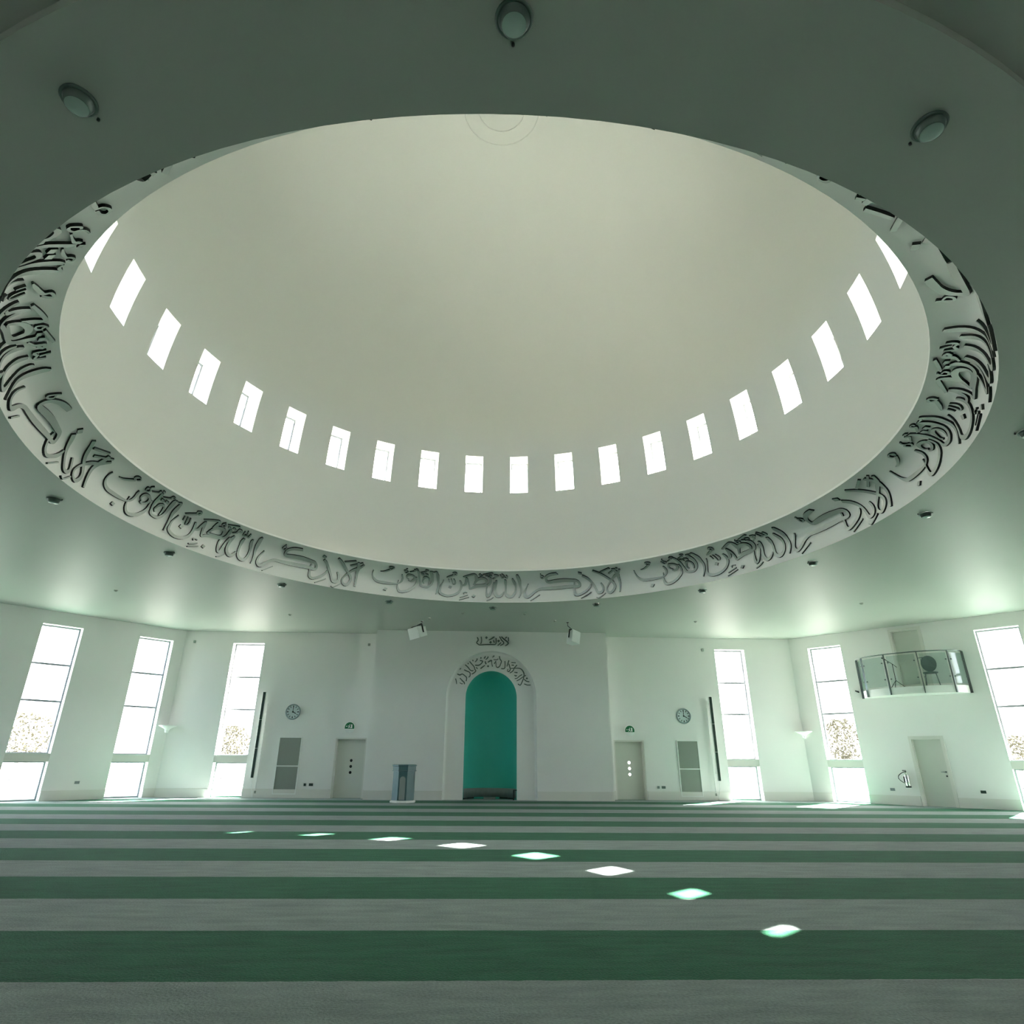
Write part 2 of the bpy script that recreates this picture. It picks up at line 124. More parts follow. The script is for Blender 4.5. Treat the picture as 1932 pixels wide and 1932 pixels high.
ARCHTEXT=[
('letter',[-993,4189,-1028,4178,-978,4145,-1014,4135,-964,4098,-1000,4091,-955,4042,-987,4037,-948,3984,-975,3980]),
('letter',[-942,4371,-958,4338,-890,4349,-906,4310,-851,4338,-846,4293,-818,4356,-797,4319,-766,4375,-767,4339,-705,4346,-724,4317,-653,4307,-676,4279,-610,4275,-637,4248,-577,4237,-614,4220,-570,4192,-609,4192,-575,4153,-612,4159,-582,4119,-617,4127,-590,4086,-626,4096]),
('letter',[-831,4214,-858,4189,-782,4165,-810,4139,-735,4120,-764,4091,-690,4083,-721,4051,-653,4045,-692,4022,-646,4005,-688,4004,-653,3974,-689,3980]),
('vowel_mark',[-839,4043,-854,4021,-805,4020,-819,3997,-776,4005,-783,3979,-756,4007,-751,3980,-734,4013,-725,3988]),
('letter',[-688,4529,-704,4497,-637,4506,-654,4471,-587,4484,-602,4447,-532,4465,-546,4429,-481,4440,-504,4411,-451,4399,-484,4384,-439,4354,-476,4351,-441,4306,-478,4312,-456,4261,-488,4280,-484,4238,-504,4264,-514,4226,-527,4250]),
('vowel_mark',[-805,4559,-826,4578,-829,4534,-850,4554,-854,4510,-874,4529]),
('letter',[-648,4716,-672,4689,-590,4669,-616,4640,-533,4618,-563,4592,-488,4559,-518,4536,-450,4514,-473,4485,-411,4497,-421,4462,-379,4494,-375,4458,-368,4498,-347,4472,-355,4510,-333,4492]),
('vowel_mark',[-530,4774,-576,4766,-528,4749,-569,4741,-525,4724,-562,4717]),
('letter',[-482,4840,-510,4817,-444,4797,-473,4773,-404,4751,-431,4726,-349,4694,-376,4670,-298,4633,-330,4615,-278,4576,-314,4566,-270,4535,-302,4518,-243,4513,-271,4490,-225,4472,-261,4483,-267,4418,-294,4444,-322,4372,-344,4401,-364,4351,-378,4381,-402,4340,-412,4366]),
('vowel_mark',[-362,4894,-397,4882,-353,4869,-388,4857,-344,4844,-379,4832]),
('vowel_mark',[-199,4949,-242,4931,-190,4921,-231,4913,-194,4882,-228,4898,-230,4840,-255,4861,-275,4797,-295,4816]),
('vowel_mark',[-38,4989,-85,4995,-44,4960,-86,4965,-50,4931,-87,4936]),
('letter',[-280,4709,-284,4672,-216,4704,-218,4662,-161,4706,-151,4662,-113,4724,-91,4689,-69,4756,-43,4730,-27,4806,6,4784,-11,4836,29,4850,-39,4840,-31,4879,-103,4848,-99,4885]),
('vowel_mark',[-224,4621,-252,4597,-198,4592,-226,4568,-172,4564,-200,4540]),
('letter',[-83,4578,-55,4546,-37,4617,-8,4584,9,4653,35,4620,50,4678,71,4649,89,4698,104,4676]),
('letter',[124,4843,80,4829,142,4789,98,4775,160,4736,116,4722]),
('vowel_mark',[42,4954,73,4933,71,4996,102,4975,100,5038,131,5017]),
('vowel_mark',[237,5011,197,5029,216,4970,180,4989,190,4932,162,4957,156,4911,139,4939,124,4898,111,4923]),
('vowel_mark',[194,4820,213,4788,252,4853,270,4821,306,4881,319,4846,345,4886,345,4849,374,4882,369,4846]),
('dot',[214,4698,214,4698,172,4655,258,4656,216,4613,216,4613]),
('letter',[204,4827,225,4796,260,4866,281,4834,310,4895,326,4861,347,4894,329,4866,361,4862,333,4857,366,4810,339,4808,372,4750,344,4746,387,4701,356,4692,406,4652,370,4641]),
('vowel_mark',[464,5043,433,5072,428,5012,403,5037,393,4981,373,5001]),
('letter',[536,4841,499,4864,502,4790,468,4811,469,4740,437,4759]),
('vowel_mark',[423,4921,421,4894,495,4914,493,4886,552,4913,558,4886,574,4930,594,4910,590,4955,614,4939]),
('letter',[667,5044,630,5039,675,4986,638,4980,686,4937,652,4921,716,4903,686,4880,745,4859,708,4851,738,4801,701,4810,717,4746,682,4758,697,4690,663,4704,667,4638,639,4662,619,4603,603,4637,565,4594,572,4629,526,4624,552,4643,506,4673,534,4679,503,4732,530,4733,504,4797,533,4796]),
('letter',[724,4594,716,4559,755,4587,750,4551,786,4586,786,4550,820,4587,837,4555,843,4610,880,4602,847,4718,884,4718,841,4856,879,4858]),
('letter',[1033,4882,991,4892,1020,4832,978,4842,1004,4778,963,4790,980,4714,944,4726,952,4648,922,4658]),
('letter',[1030,4762,995,4751,1051,4694,1015,4684,1069,4632,1033,4621,1086,4581,1049,4573,1088,4530,1052,4539,1056,4477,1027,4501,1010,4442,999,4477,965,4457,985,4482,943,4494,971,4498,954,4532,979,4522,973,4567,997,4555]),
('vowel_mark',[1108,4820,1106,4788,1194,4816,1192,4785,1279,4812,1278,4781]),
('vowel_mark',[1119,4729,1115,4693,1166,4725,1163,4689,1214,4721,1210,4685]),
('letter',[1340,4701,1312,4726,1283,4643,1255,4667,1237,4591,1206,4611,1222,4555,1187,4567,1210,4518,1177,4535,1182,4481,1155,4503,1147,4448,1126,4474,1104,4423,1088,4451,1060,4400,1044,4429]),
('letter',[1088,4595,1090,4567,1163,4600,1165,4573,1240,4606,1241,4578,1324,4612,1324,4582,1405,4610,1399,4578,1472,4591,1456,4559,1529,4553,1502,4527,1578,4489,1542,4469,1611,4418,1570,4405,1617,4356,1577,4356,1609,4299,1572,4304,1597,4238,1561,4245,1579,4176,1544,4187,1557,4119,1523,4133,1531,4064,1497,4079,1499,3998,1467,4015,1454,3945,1441,3979,1397,3964,1416,3992,1353,4004,1374,4027]),
('vowel_mark',[1342,4406,1348,4448,1281,4418,1286,4453,1220,4430,1224,4457]),
('vowel_mark',[1243,4348,1220,4319,1272,4327,1251,4296,1288,4316,1288,4279,1291,4321,1317,4302,1304,4341,1329,4328]),
('letter',[1239,4220,1243,4191,1285,4225,1291,4197,1328,4237,1343,4212,1372,4276,1392,4254,1421,4320,1439,4297,1470,4347,1484,4321,1518,4369,1530,4342]),
('letter',[1310,4137,1323,4111,1366,4163,1380,4138,1421,4192,1437,4168,1477,4233,1494,4210,1535,4276,1551,4252,1596,4312,1611,4284,1657,4346,1674,4314]),
('vowel_mark',[1612,4202,1586,4181,1646,4164,1622,4141,1682,4134,1666,4105,1736,4119,1728,4087,1799,4109,1793,4077]),
('dot',[1703,4262,1703,4262,1660,4219,1746,4220,1703,4178,1703,4178]),
('letter',[1605,4032,1591,4004,1660,4008,1647,3978,1714,3990,1708,3958,1775,3988,1775,3956,1842,3991,1843,3959]),
]
# ------------------------------------------------------------------ helpers
def mat(name, col, rough=0.6, metal=0.0, noise=0.0, nscale=8.0, bump=0.0, bscale=60.0, spec=0.5):
    m = bpy.data.materials.new(name); m.use_nodes = True
    nt = m.node_tree; b = nt.nodes['Principled BSDF']
    b.inputs['Base Color'].default_value = (*col, 1); b.inputs['Roughness'].default_value = rough
    b.inputs['Metallic'].default_value = metal; b.inputs['Specular IOR Level'].default_value = spec
    if noise or bump:
        tc = nt.nodes.new('ShaderNodeTexCoord')
    if noise:
        n = nt.nodes.new('ShaderNodeTexNoise'); n.inputs['Scale'].default_value = nscale; n.inputs['Detail'].default_value = 3
        nt.links.new(tc.outputs['Object'], n.inputs['Vector'])
        r = nt.nodes.new('ShaderNodeValToRGB')
        r.color_ramp.elements[0].position = 0.3; r.color_ramp.elements[1].position = 0.7
        r.color_ramp.elements[0].color = (*[c*(1-noise) for c in col], 1)
        r.color_ramp.elements[1].color = (*[min(1, c*(1+noise)) for c in col], 1)
        nt.links.new(n.outputs['Fac'], r.inputs[0]); nt.links.new(r.outputs[0], b.inputs['Base Color'])
    if bump:
        n2 = nt.nodes.new('ShaderNodeTexNoise'); n2.inputs['Scale'].default_value = bscale
        nt.links.new(tc.outputs['Object'], n2.inputs['Vector'])
        bp = nt.nodes.new('ShaderNodeBump'); bp.inputs['Strength'].default_value = bump; bp.inputs['Distance'].default_value = 0.01
        nt.links.new(n2.outputs['Fac'], bp.inputs['Height']); nt.links.new(bp.outputs[0], b.inputs['Normal'])
    return m

def glass_mat(name, tint, gloss=0.08):
    m = bpy.data.materials.new(name); m.use_nodes = True
    nt = m.node_tree; nt.nodes.clear()
    o = nt.nodes.new('ShaderNodeOutputMaterial'); t = nt.nodes.new('ShaderNodeBsdfTransparent'); t.inputs[0].default_value = (*tint, 1)
    g = nt.nodes.new('ShaderNodeBsdfGlossy'); g.inputs['Roughness'].default_value = 0.03
    mx = nt.nodes.new('ShaderNodeMixShader'); mx.inputs[0].default_value = gloss
    nt.links.new(t.outputs[0], mx.inputs[1]); nt.links.new(g.outputs[0], mx.inputs[2]); nt.links.new(mx.outputs[0], o.inputs[0])
    return m

WALL = mat('wall_paint', (0.872, 0.860, 0.832), 0.55, noise=0.012, nscale=0.7, bump=0.05, bscale=90)
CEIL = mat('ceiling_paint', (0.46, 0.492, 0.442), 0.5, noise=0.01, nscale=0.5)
DOME = mat('dome_plaster', (0.765, 0.765, 0.715), 0.75, noise=0.012, nscale=0.35)
BANDM = mat('band_plaster', (0.88, 0.88, 0.84), 0.6)
TRIM = mat('trim_gloss', (0.76, 0.745, 0.69), 0.3)
DOORM = mat('door_paint', (0.68, 0.69, 0.62), 0.4)
WHITE = mat('white_enamel', (0.88, 0.89, 0.86), 0.35)
SILL = mat('sill_gloss', (0.78, 0.80, 0.76), 0.12)
ALU = mat('window_frame_grey', (0.26, 0.28, 0.30), 0.45, metal=0.2)
STEEL = mat('satin_steel', (0.22, 0.25, 0.245), 0.28, metal=1.0)
LETTER = mat('letter_satin_metal', (0.46, 0.50, 0.46), 0.42, metal=0.4)
LETTERD = mat('letter_dark_metal', (0.13, 0.17, 0.14), 0.45, metal=0.3)
BLACKEDGE = mat('letter_edge_black', (0.012, 0.018, 0.014), 0.6)
BLACK = mat('black_plastic', (0.015, 0.018, 0.016), 0.4)
DARK = mat('dark_green_metal', (0.04, 0.07, 0.055), 0.35, metal=0.4)
GRILLE = mat('grille_grey', (0.34, 0.37, 0.32), 0.6, bump=0.4, bscale=160)
GREENSIGN = mat('sign_green', (0.01, 0.17, 0.06), 0.4)
TEAL = mat('teal_paint', (0.05, 0.46, 0.37), 0.6, noise=0.03, nscale=1.2)
GREYSKIRT = mat('grey_skirting', (0.20, 0.24, 0.22), 0.7, noise=0.06, nscale=12)
LECT = mat('lectern_blue_grey', (0.065, 0.155, 0.16), 0.35, noise=0.05, nscale=5)
LECTIN = mat('lectern_panel', (0.33, 0.38, 0.35), 0.4)
CLOCKF = mat('clock_face', (0.62, 0.70, 0.70), 0.35)
CLOCKR = mat('clock_rim', (0.30, 0.38, 0.38), 0.3, metal=0.3)
SPK = mat('speaker_white', (0.93, 0.94, 0.92), 0.45)
SPKG = mat('speaker_side', (0.42, 0.54, 0.49), 0.5)
GLASS = glass_mat('window_glass', (0.97, 0.985, 0.98), 0.05)
BGLASS = glass_mat('balustrade_glass', (0.88, 0.93, 0.92), 0.035)
LENS = mat('frosted_lens', (0.45, 0.58, 0.52), 0.15)
BEZEL = mat('bezel_grey', (0.13, 0.17, 0.15), 0.3, metal=0.3)
CHAIRM = mat('chair_shell', (0.16, 0.20, 0.19), 0.35)
FOL = mat('autumn_leaves', (0.085, 0.078, 0.045), 0.7, noise=0.35, nscale=2.0)
BARK = mat('bark', (0.36, 0.33, 0.28), 0.9)
GROUND = mat('paving', (0.08, 0.08, 0.07), 0.9, noise=0.1, nscale=0.6)

# striped carpet
CARPET = bpy.data.materials.new('striped_carpet'); CARPET.use_nodes = True
def _carpet():
    nt = CARPET.node_tree; b = nt.nodes['Principled BSDF']; L = nt.links.new; N = nt.nodes.new
    tc = N('ShaderNodeTexCoord'); sx = N('ShaderNodeSeparateXYZ'); L(tc.outputs['Object'], sx.inputs[0])
    n0 = N('ShaderNodeTexNoise'); n0.inputs['Scale'].default_value = 9; L(tc.outputs['Object'], n0.inputs['Vector'])
    wob = N('ShaderNodeMath'); wob.operation = 'MULTIPLY_ADD'; wob.inputs[1].default_value = 0.03; L(n0.outputs['Fac'], wob.inputs[0]); L(sx.outputs['Y'], wob.inputs[2])
    m1 = N('ShaderNodeMath'); m1.operation = 'ADD'; m1.inputs[1].default_value = -4.765 + 2.4956*20; L(wob.outputs[0], m1.inputs[0])
    m2 = N('ShaderNodeMath'); m2.operation = 'DIVIDE'; m2.inputs[1].default_value = 2.4956; L(m1.outputs[0], m2.inputs[0])
    m3 = N('ShaderNodeMath'); m3.operation = 'FRACT'; L(m2.outputs[0], m3.inputs[0])
    m4 = N('ShaderNodeMath'); m4.operation = 'LESS_THAN'; m4.inputs[1].default_value = 0.5; L(m3.outputs[0], m4.inputs[0])
    # traffic-worn pile: long soft streaks across the rows plus a fine tuft grain
    mp = N('ShaderNodeMapping'); mp.inputs['Scale'].default_value = (1.2, 5.0, 1); L(tc.outputs['Object'], mp.inputs[0])
    n1 = N('ShaderNodeTexNoise'); n1.inputs['Scale'].default_value = 1.6; n1.inputs['Detail'].default_value = 5; L(mp.outputs[0], n1.inputs['Vector'])
    n2 = N('ShaderNodeTexNoise'); n2.inputs['Scale'].default_value = 55; n2.inputs['Detail'].default_value = 2; L(tc.outputs['Object'], n2.inputs['Vector'])
    ad = N('ShaderNodeMath'); ad.operation = 'ADD'; L(n1.outputs['Fac'], ad.inputs[0]); L(n2.outputs['Fac'], ad.inputs[1])
    mr = N('ShaderNodeMapRange'); mr.inputs['From Min'].default_value = 0.7; mr.inputs['From Max'].default_value = 1.3
    mr.inputs['To Min'].default_value = 0.78; mr.inputs['To Max'].default_value = 1.22; L(ad.outputs[0], mr.inputs[0])
    mx = N('ShaderNodeMix'); mx.data_type = 'RGBA'
    mx.inputs['A'].default_value = (*CARPET_LIGHT, 1); mx.inputs['B'].default_value = (*CARPET_GREEN, 1); L(m4.outputs[0], mx.inputs['Factor'])
    vm = N('ShaderNodeVectorMath'); vm.operation = 'SCALE'; L(mx.outputs['Result'], vm.inputs[0]); L(mr.outputs[0], vm.inputs['Scale'])
    L(vm.outputs[0], b.inputs['Base Color']); b.inputs['Roughness'].default_value = 0.95; b.inputs['Specular IOR Level'].default_value = 0.04; b.inputs['Sheen Weight'].default_value = 0.08; b.inputs['Sheen Roughness'].default_value = 0.4
    bp = N('ShaderNodeBump'); bp.inputs['Strength'].default_value = 0.6; bp.inputs['Distance'].default_value = 0.02
    L(ad.outputs[0], bp.inputs['Height']); L(bp.outputs[0], b.inputs['Normal'])
CARPET_LIGHT = (0.232, 0.290, 0.272); CARPET_GREEN = (0.027, 0.125, 0.068)
_carpet()

class MB:
    """collects polygons, then links them as ONE mesh object"""
    def __init__(self, mw=None):
        self.v = []; self.f = []; self.m = []; self.s = []; self.mw = mw or Matrix.Identity(4); self.mi = 0
    def add(self, pts, faces, smooth=False):
        k = len(self.v); self.v += [tuple(self.mw @ Vector(p)) for p in pts]
        for f in faces:
            self.f.append([k+i for i in f]); self.m.append(self.mi); self.s.append(smooth)
        return self
    def box(self, lo, hi, bev=0.0):
        x0, y0, z0 = lo; x1, y1, z1 = hi
        if not bev:
            p = [(x0,y0,z0),(x1,y0,z0),(x1,y1,z0),(x0,y1,z0),(x0,y0,z1),(x1,y0,z1),(x1,y1,z1),(x0,y1,z1)]
            return self.add(p, [(0,3,2,1),(4,5,6,7),(0,1,5,4),(1,2,6,5),(2,3,7,6),(3,0,4,7)])
        b = bev; rings = [(z0, b), (z0+b, 0), (z1-b, 0), (z1, b)]; p = []
        for z, i in rings:
            q = b if i else 0
            xa, xb, ya, yb = x0+q, x1-q, y0+q, y1-q
            c = b
            p += [(xa+c,ya,z),(xb-c,ya,z),(xb,ya+c,z),(xb,yb-c,z),(xb-c,yb,z),(xa+c,yb,z),(xa,yb-c,z),(xa,ya+c,z)]
        fs = [tuple(reversed(range(8))), tuple(range(24, 32))]
        for r in range(3):
            for i in range(8):
                j = (i+1) % 8; fs.append((r*8+i, r*8+j, r*8+8+j, r*8+8+i))
        return self.add(p, fs)
    def lathe(self, prof, seg=24, c=(0,0,0), smooth=True, a0=0.0, a1=2*math.pi, caps=False):
        full = abs(a1-a0-2*math.pi) < 1e-6; n = seg if full else seg+1; p = []
        for r, z in prof:
            for i in range(n):
                a = a0+(a1-a0)*i/seg; p.append((c[0]+r*math.sin(a), c[1]+r*math.cos(a), c[2]+z))
        fs = []
        for k in range(len(prof)-1):
            for i in range(seg):
                j = (i+1) % n; fs.append((k*n+i, k*n+j, (k+1)*n+j, (k+1)*n+i))
        if caps:
            fs += [tuple(reversed(range(n))), tuple(range((len(prof)-1)*n, len(prof)*n))]
        return self.add(p, fs, smooth)
    def tube(self, path, r, seg=8, smooth=True):
        path = [Vector(q) for q in path]; p = []
        up = Vector((0.13, 0.21, 0.97))
        for i, q in enumerate(path):
            d = (path[min(i+1, len(path)-1)] - path[max(i-1, 0)]).normalized()
            if abs(d.dot(up)) > 0.98: up = Vector((1, 0.1, 0))
            a = d.cross(up).normalized(); b = d.cross(a)
            rr = r[i] if isinstance(r, (list, tuple)) else r
            for k in range(seg):
                t = 2*math.pi*k/seg; p.append(tuple(q + a*math.cos(t)*rr + b*math.sin(t)*rr))
        n = len(path); fs = [tuple(reversed(range(seg))), tuple(range((n-1)*seg, n*seg))]
        for i in range(n-1):
            for k in range(seg):
                j = (k+1) % seg; fs.append((i*seg+k, i*seg+j, (i+1)*seg+j, (i+1)*seg+k))
        return self.add(p, fs, smooth)
    def prism(self, poly, y0, y1):
        """polygon in x-z extruded along y"""
        n = len(poly); p = [(x, y0, z) for x, z in poly] + [(x, y1, z) for x, z in poly]
        fs = [tuple(range(n)), tuple(reversed(range(n, 2*n)))]
        for i in range(n):
            j = (i+1) % n; fs.append((i, n+i, n+j, j))
        return self.add(p, fs)
    def build(self, name, mats, parent=None, loc=None):
        me = bpy.data.meshes.new(name)
        o0 = Vector((0, 0, 0)); q = parent
        if loc is not None: o0 = Vector(loc)
        else:
            while q is not None: o0 = o0+q.location; q = q.parent
        me.from_pydata([(x-o0.x, y-o0.y, z-o0.z) for x, y, z in self.v], [], self.f)
        if not isinstance(mats, (list, tuple)): mats = [mats]
        for m in mats: me.materials.append(m)
        for i, pl in enumerate(me.polygons):
            pl.material_index = self.m[i]; pl.use_smooth = self.s[i]
        me.update()
        o = bpy.data.objects.new(name, me); COL.objects.link(o)
        if parent is not None:
            o.parent = parent
        elif loc is not None: o.location = loc
        return o

def tag(o, label=None, cat=None, group=None, kind=None):
    if label: o['label'] = label
    if cat: o['category'] = cat
    if group: o['group'] = group
    if kind: o['kind'] = kind
    return o
def thing(name, label, cat, loc=(0,0,0), group=None, rz=0.0):
    o = bpy.data.objects.new(name, None); o.empty_display_size = 0.1; COL.objects.link(o)
    o.location = loc; o.rotation_euler = (0, 0, rz)
    return tag(o, label, cat, group)
def kids(o, idx=None):
    return [c for c in bpy.data.objects if c.parent is o]
def dup(root, loc, rz, label):
    """copy a thing with copies of its parts and their sub-parts"""
    r = root.copy(); COL.objects.link(r); r.location = loc; r.rotation_euler = (0, 0, rz); r['label'] = label
    for ch in kids(root):
        c = ch.copy(); COL.objects.link(c); c.parent = r
        for g in kids(ch):
            d = g.copy(); COL.objects.link(d); d.parent = c
    return r

# ------------------------------------------------------------------ room dimensions (metres)
ZC = 5.963                     # outer ceiling
ZS = 5.85                      # underside of the dropped ring
CX, CY = 0.21, 10.95           # dome axis
YF, YB = 24.67, 23.90          # front wall, mihrab bay
LC = Vector((-11.68, YF, 0)); RC = Vector((12.40, YF, 0))
DL = Vector((-.6845, -.729, 0)); DR = Vector((.6845, -.729, 0))
DIAG = 11.0
LE = LC + DL*DIAG; RE = RC + DR*DIAG
YBK = 2*CY - YF
LBE = Vector((LE.x, 2*CY-LE.y, 0)); LBC = Vector((LC.x, YBK, 0)); RBE = Vector((RE.x, 2*CY-RE.y, 0)); RBC = Vector((RC.x, YBK, 0))
TH = 0.40                      # wall thickness

def frame_of(p0, p1):
    """local frame of a wall: x along it, y into the room, z up"""
    d = (p1-p0).normalized(); n = Vector((d.y, -d.x, 0))
    if n.dot(Vector((CX, CY, 0))-p0) < 0: n = -n
    m = Matrix.Identity(4)
    for i in range(3):
        m[i][0] = d[i]; m[i][1] = n[i]; m[i][2] = (0, 0, 1)[i]; m[i][3] = p0[i]
    return m

def wall(name, p0, p1, openings=(), u_from=0.0, u_to=None, ztop=ZC):
    """solid wall with cut openings and their reveals"""
    m = frame_of(p0, p1); L = (p1-p0).length if u_to is None else u_to
    us = sorted({u_from, L, *[q for o in openings for q in o[:2]]}); zs = sorted({0.0, ztop, *[q for o in openings for q in o[2:]]})
    def solid(i, j):
        if i < 0 or j < 0 or i >= len(us)-1 or j >= len(zs)-1: return None
        u, z = (us[i]+us[i+1])/2, (zs[j]+zs[j+1])/2
        return not any(a < u < b and c < z < d for a, b, c, d in openings)
    b = MB(m)
    for i in range(len(us)-1):
        for j in range(len(zs)-1):
            if not solid(i, j): continue
            u0, u1, z0, z1 = us[i], us[i+1], zs[j], zs[j+1]
            b.add([(u0,0,z0),(u1,0,z0),(u1,0,z1),(u0,0,z1)], [(0,1,2,3)])
            b.add([(u0,-TH,z0),(u1,-TH,z0),(u1,-TH,z1),(u0,-TH,z1)], [(3,2,1,0)])
            if solid(i-1, j) is False or i == 0: b.add([(u0,0,z0),(u0,0,z1),(u0,-TH,z1),(u0,-TH,z0)], [(0,1,2,3)])
            if solid(i+1, j) is False or i == len(us)-2: b.add([(u1,0,z0),(u1,-TH,z0),(u1,-TH,z1),(u1,0,z1)], [(0,1,2,3)])
            if solid(i, j-1) is False: b.add([(u0,0,z0),(u0,-TH,z0),(u1,-TH,z0),(u1,0,z0)], [(0,1,2,3)])
            if solid(i, j+1) is False: b.add([(u0,0,z1),(u1,0,z1),(u1,-TH,z1),(u0,-TH,z1)], [(0,1,2,3)])
    o = b.build(name, WALL); return tag(o, kind='structure')

# ------------------------------------------------------------------ floor and ceiling
_out_poly = [LC, RC, RE, RBE, RBC, LBC, LBE, LE]
fl = MB()
fl.add([(-22, -5, 0), (23, -5, 0), (23, 27, 0), (-22, 27, 0)], [(0, 1, 2, 3)])
tag(fl.build('floor', CARPET), kind='structure')

def poly_r(a):
    """distance from the dome axis to the (slightly oversized) wall polygon in direction a"""
    d = Vector((math.sin(a), math.cos(a))); o = Vector((CX, CY)); best = 99
    for i in range(8):
        p = _out_poly[i].xy; q = _out_poly[(i+1) % 8].xy; e = q-p; den = d.x*e.y-d.y*e.x
        if abs(den) < 1e-9: continue
        t = ((p.x-o.x)*e.y-(p.y-o.y)*e.x)/den; s = ((p.x-o.x)*d.y-(p.y-o.y)*d.x)/den
        if t > 0 and -1e-6 <= s <= 1+1e-6: best = min(best, t)
    return best + 0.15
RIN, ROUT, RTOP, ZTOP = 7.769, 8.90, 7.219, 6.70
def band_r(t):                                         # upright below, curving inwards like a cove above
    return RIN+(RTOP-RIN)*t**5+.08*t*(1-t) if t > 0 else RIN+.08*t
angs = sorted({2*math.pi*i/160 for i in range(160)} | {math.atan2(p.x-CX, p.y-CY) % (2*math.pi) for p in _out_poly})
cb = MB(); n = len(angs); pts = []
for a in angs: pts.append((CX+ROUT*math.sin(a), CY+ROUT*math.cos(a), ZC))
for a in angs: r = poly_r(a); pts.append((CX+r*math.sin(a), CY+r*math.cos(a), ZC))
cb.add(pts, [(i, (i+1) % n, n+(i+1) % n, n+i) for i in range(n)])
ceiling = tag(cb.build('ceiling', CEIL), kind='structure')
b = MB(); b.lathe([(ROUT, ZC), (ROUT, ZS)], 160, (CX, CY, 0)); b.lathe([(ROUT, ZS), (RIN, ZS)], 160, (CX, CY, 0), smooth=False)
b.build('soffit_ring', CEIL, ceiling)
b = MB(); b.lathe([(band_r(t), ZS+(ZTOP-ZS)*t) for t in (0, .15, .3, .42, .52, .6, .67, .73, .78, .82, .86, .89, .92, .94, .96, .98, 1)], 160, (CX, CY, 0)); b.build('cove_band', BANDM, ceiling)
b = MB(); b.lathe([(RTOP, ZTOP), (RTOP, ZTOP+.05)], 160, (CX, CY, 0)); b.lathe([(RTOP, ZTOP+.05), (7.82, ZTOP+.05)], 160, (CX, CY, 0), smooth=False)
b.build('dome_ledge', BANDM, ceiling)

# dome with its 32 clerestory openings
DR0, Z0, ZAP, DTH = 7.80, 9.13, 17.15, 0.63
WOFF, WHALF, WZ0, WZ1 = 6.6, 2.22, 9.58, 10.84
def dome_r(z, off=0.0):
    if z <= Z0: return DR0+off
    k = (z-Z0)/(ZAP-Z0); return (DR0+off)*math.sqrt(max(0, 1-k*k))
def dome_off(z, off):
    """outer skin radius measured horizontally"""
    return dome_r(z)+off
zl = [ZTOP+.05, 7.4, 8.2, 8.9, Z0, WZ0, 9.9, 10.2, 10.52, WZ1] + [Z0+(ZAP-Z0)*math.sin(R(q)) for q in (15, 18, 21.5, 25, 29, 33, 37.5, 42, 46.5, 51, 55.5, 60, 64.5, 69, 73.5, 78, 82, 86, 88.5)]
zl = sorted(z for z in zl if z <= WZ1 or z > WZ1+.1)
cols = []
for w in range(32):
    a = WOFF+11.25*w
    cols += [(a-WHALF, True), (a, True), (a+WHALF, False), (a+WHALF+(11.25-2*WHALF)/2, False)]
b = MB(); nc = len(cols); pts = []
for z in zl:
    for a, _ in cols:
        r = dome_r(z); pts.append((CX+r*math.sin(R(a)), CY+r*math.cos(R(a)), z))
pts.append((CX, CY, ZAP)); fs = []
for k in range(len(zl)-1):
    for i in range(nc):
        if cols[i][1] and zl[k] >= WZ0-1e-6 and zl[k+1] <= WZ1+1e-6: continue
        j = (i+1) % nc; fs.append((k*nc+i, k*nc+j, (k+1)*nc+j, (k+1)*nc+i))
for i in range(nc): fs.append(((len(zl)-1)*nc+i, (len(zl)-1)*nc+(i+1) % nc, len(pts)-1))
b.add(pts, fs, smooth=True)
zw = [z for z in zl if WZ0-1e-6 <= z <= WZ1+1e-6]
for w in range(32):
    aL, aR = R(WOFF+11.25*w-WHALF), R(WOFF+11.25*w+WHALF); am = R(WOFF+11.25*w)
    ax = Vector((math.sin(am), math.cos(am), 0))
    for a in (aL, aR):
        q = []
        for z in zw:
            p = Vector((CX+dome_r(z)*math.sin(a), CY+dome_r(z)*math.cos(a), z)); q.append((p, p+ax*DTH))
        for k in range(len(q)-1):
            b.add([q[k][0], q[k][1], q[k+1][1], q[k+1][0]], [(0, 1, 2, 3)])
    for z in (WZ0, WZ1):
        ring = []
        for a in (aL, am, aR):
            p = Vector((CX+dome_r(z)*math.sin(a), CY+dome_r(z)*math.cos(a), z)); ring.append((p, p+ax*DTH))
        for k in range(2): b.add([ring[k][0], ring[k+1][0], ring[k+1][1], ring[k][1]], [(0, 1, 2, 3)])
dome = b.build('dome', DOME, ceiling)
b = MB()
for rr in (0.60, 0.97):
    ps = []
    for i in range(48):
        a = 2*math.pi*i/48; ps.append(a)
    zz = Z0+(ZAP-Z0)*math.sqrt(1-(rr/DR0)**2)
    b.lathe([(rr-.012, zz+.004), (rr-.010, zz-.022), (rr+.010, zz-.022), (rr+.012, zz+.002)], 48, (CX, CY, 0))
b.build('apex_moulding', DOME, dome)

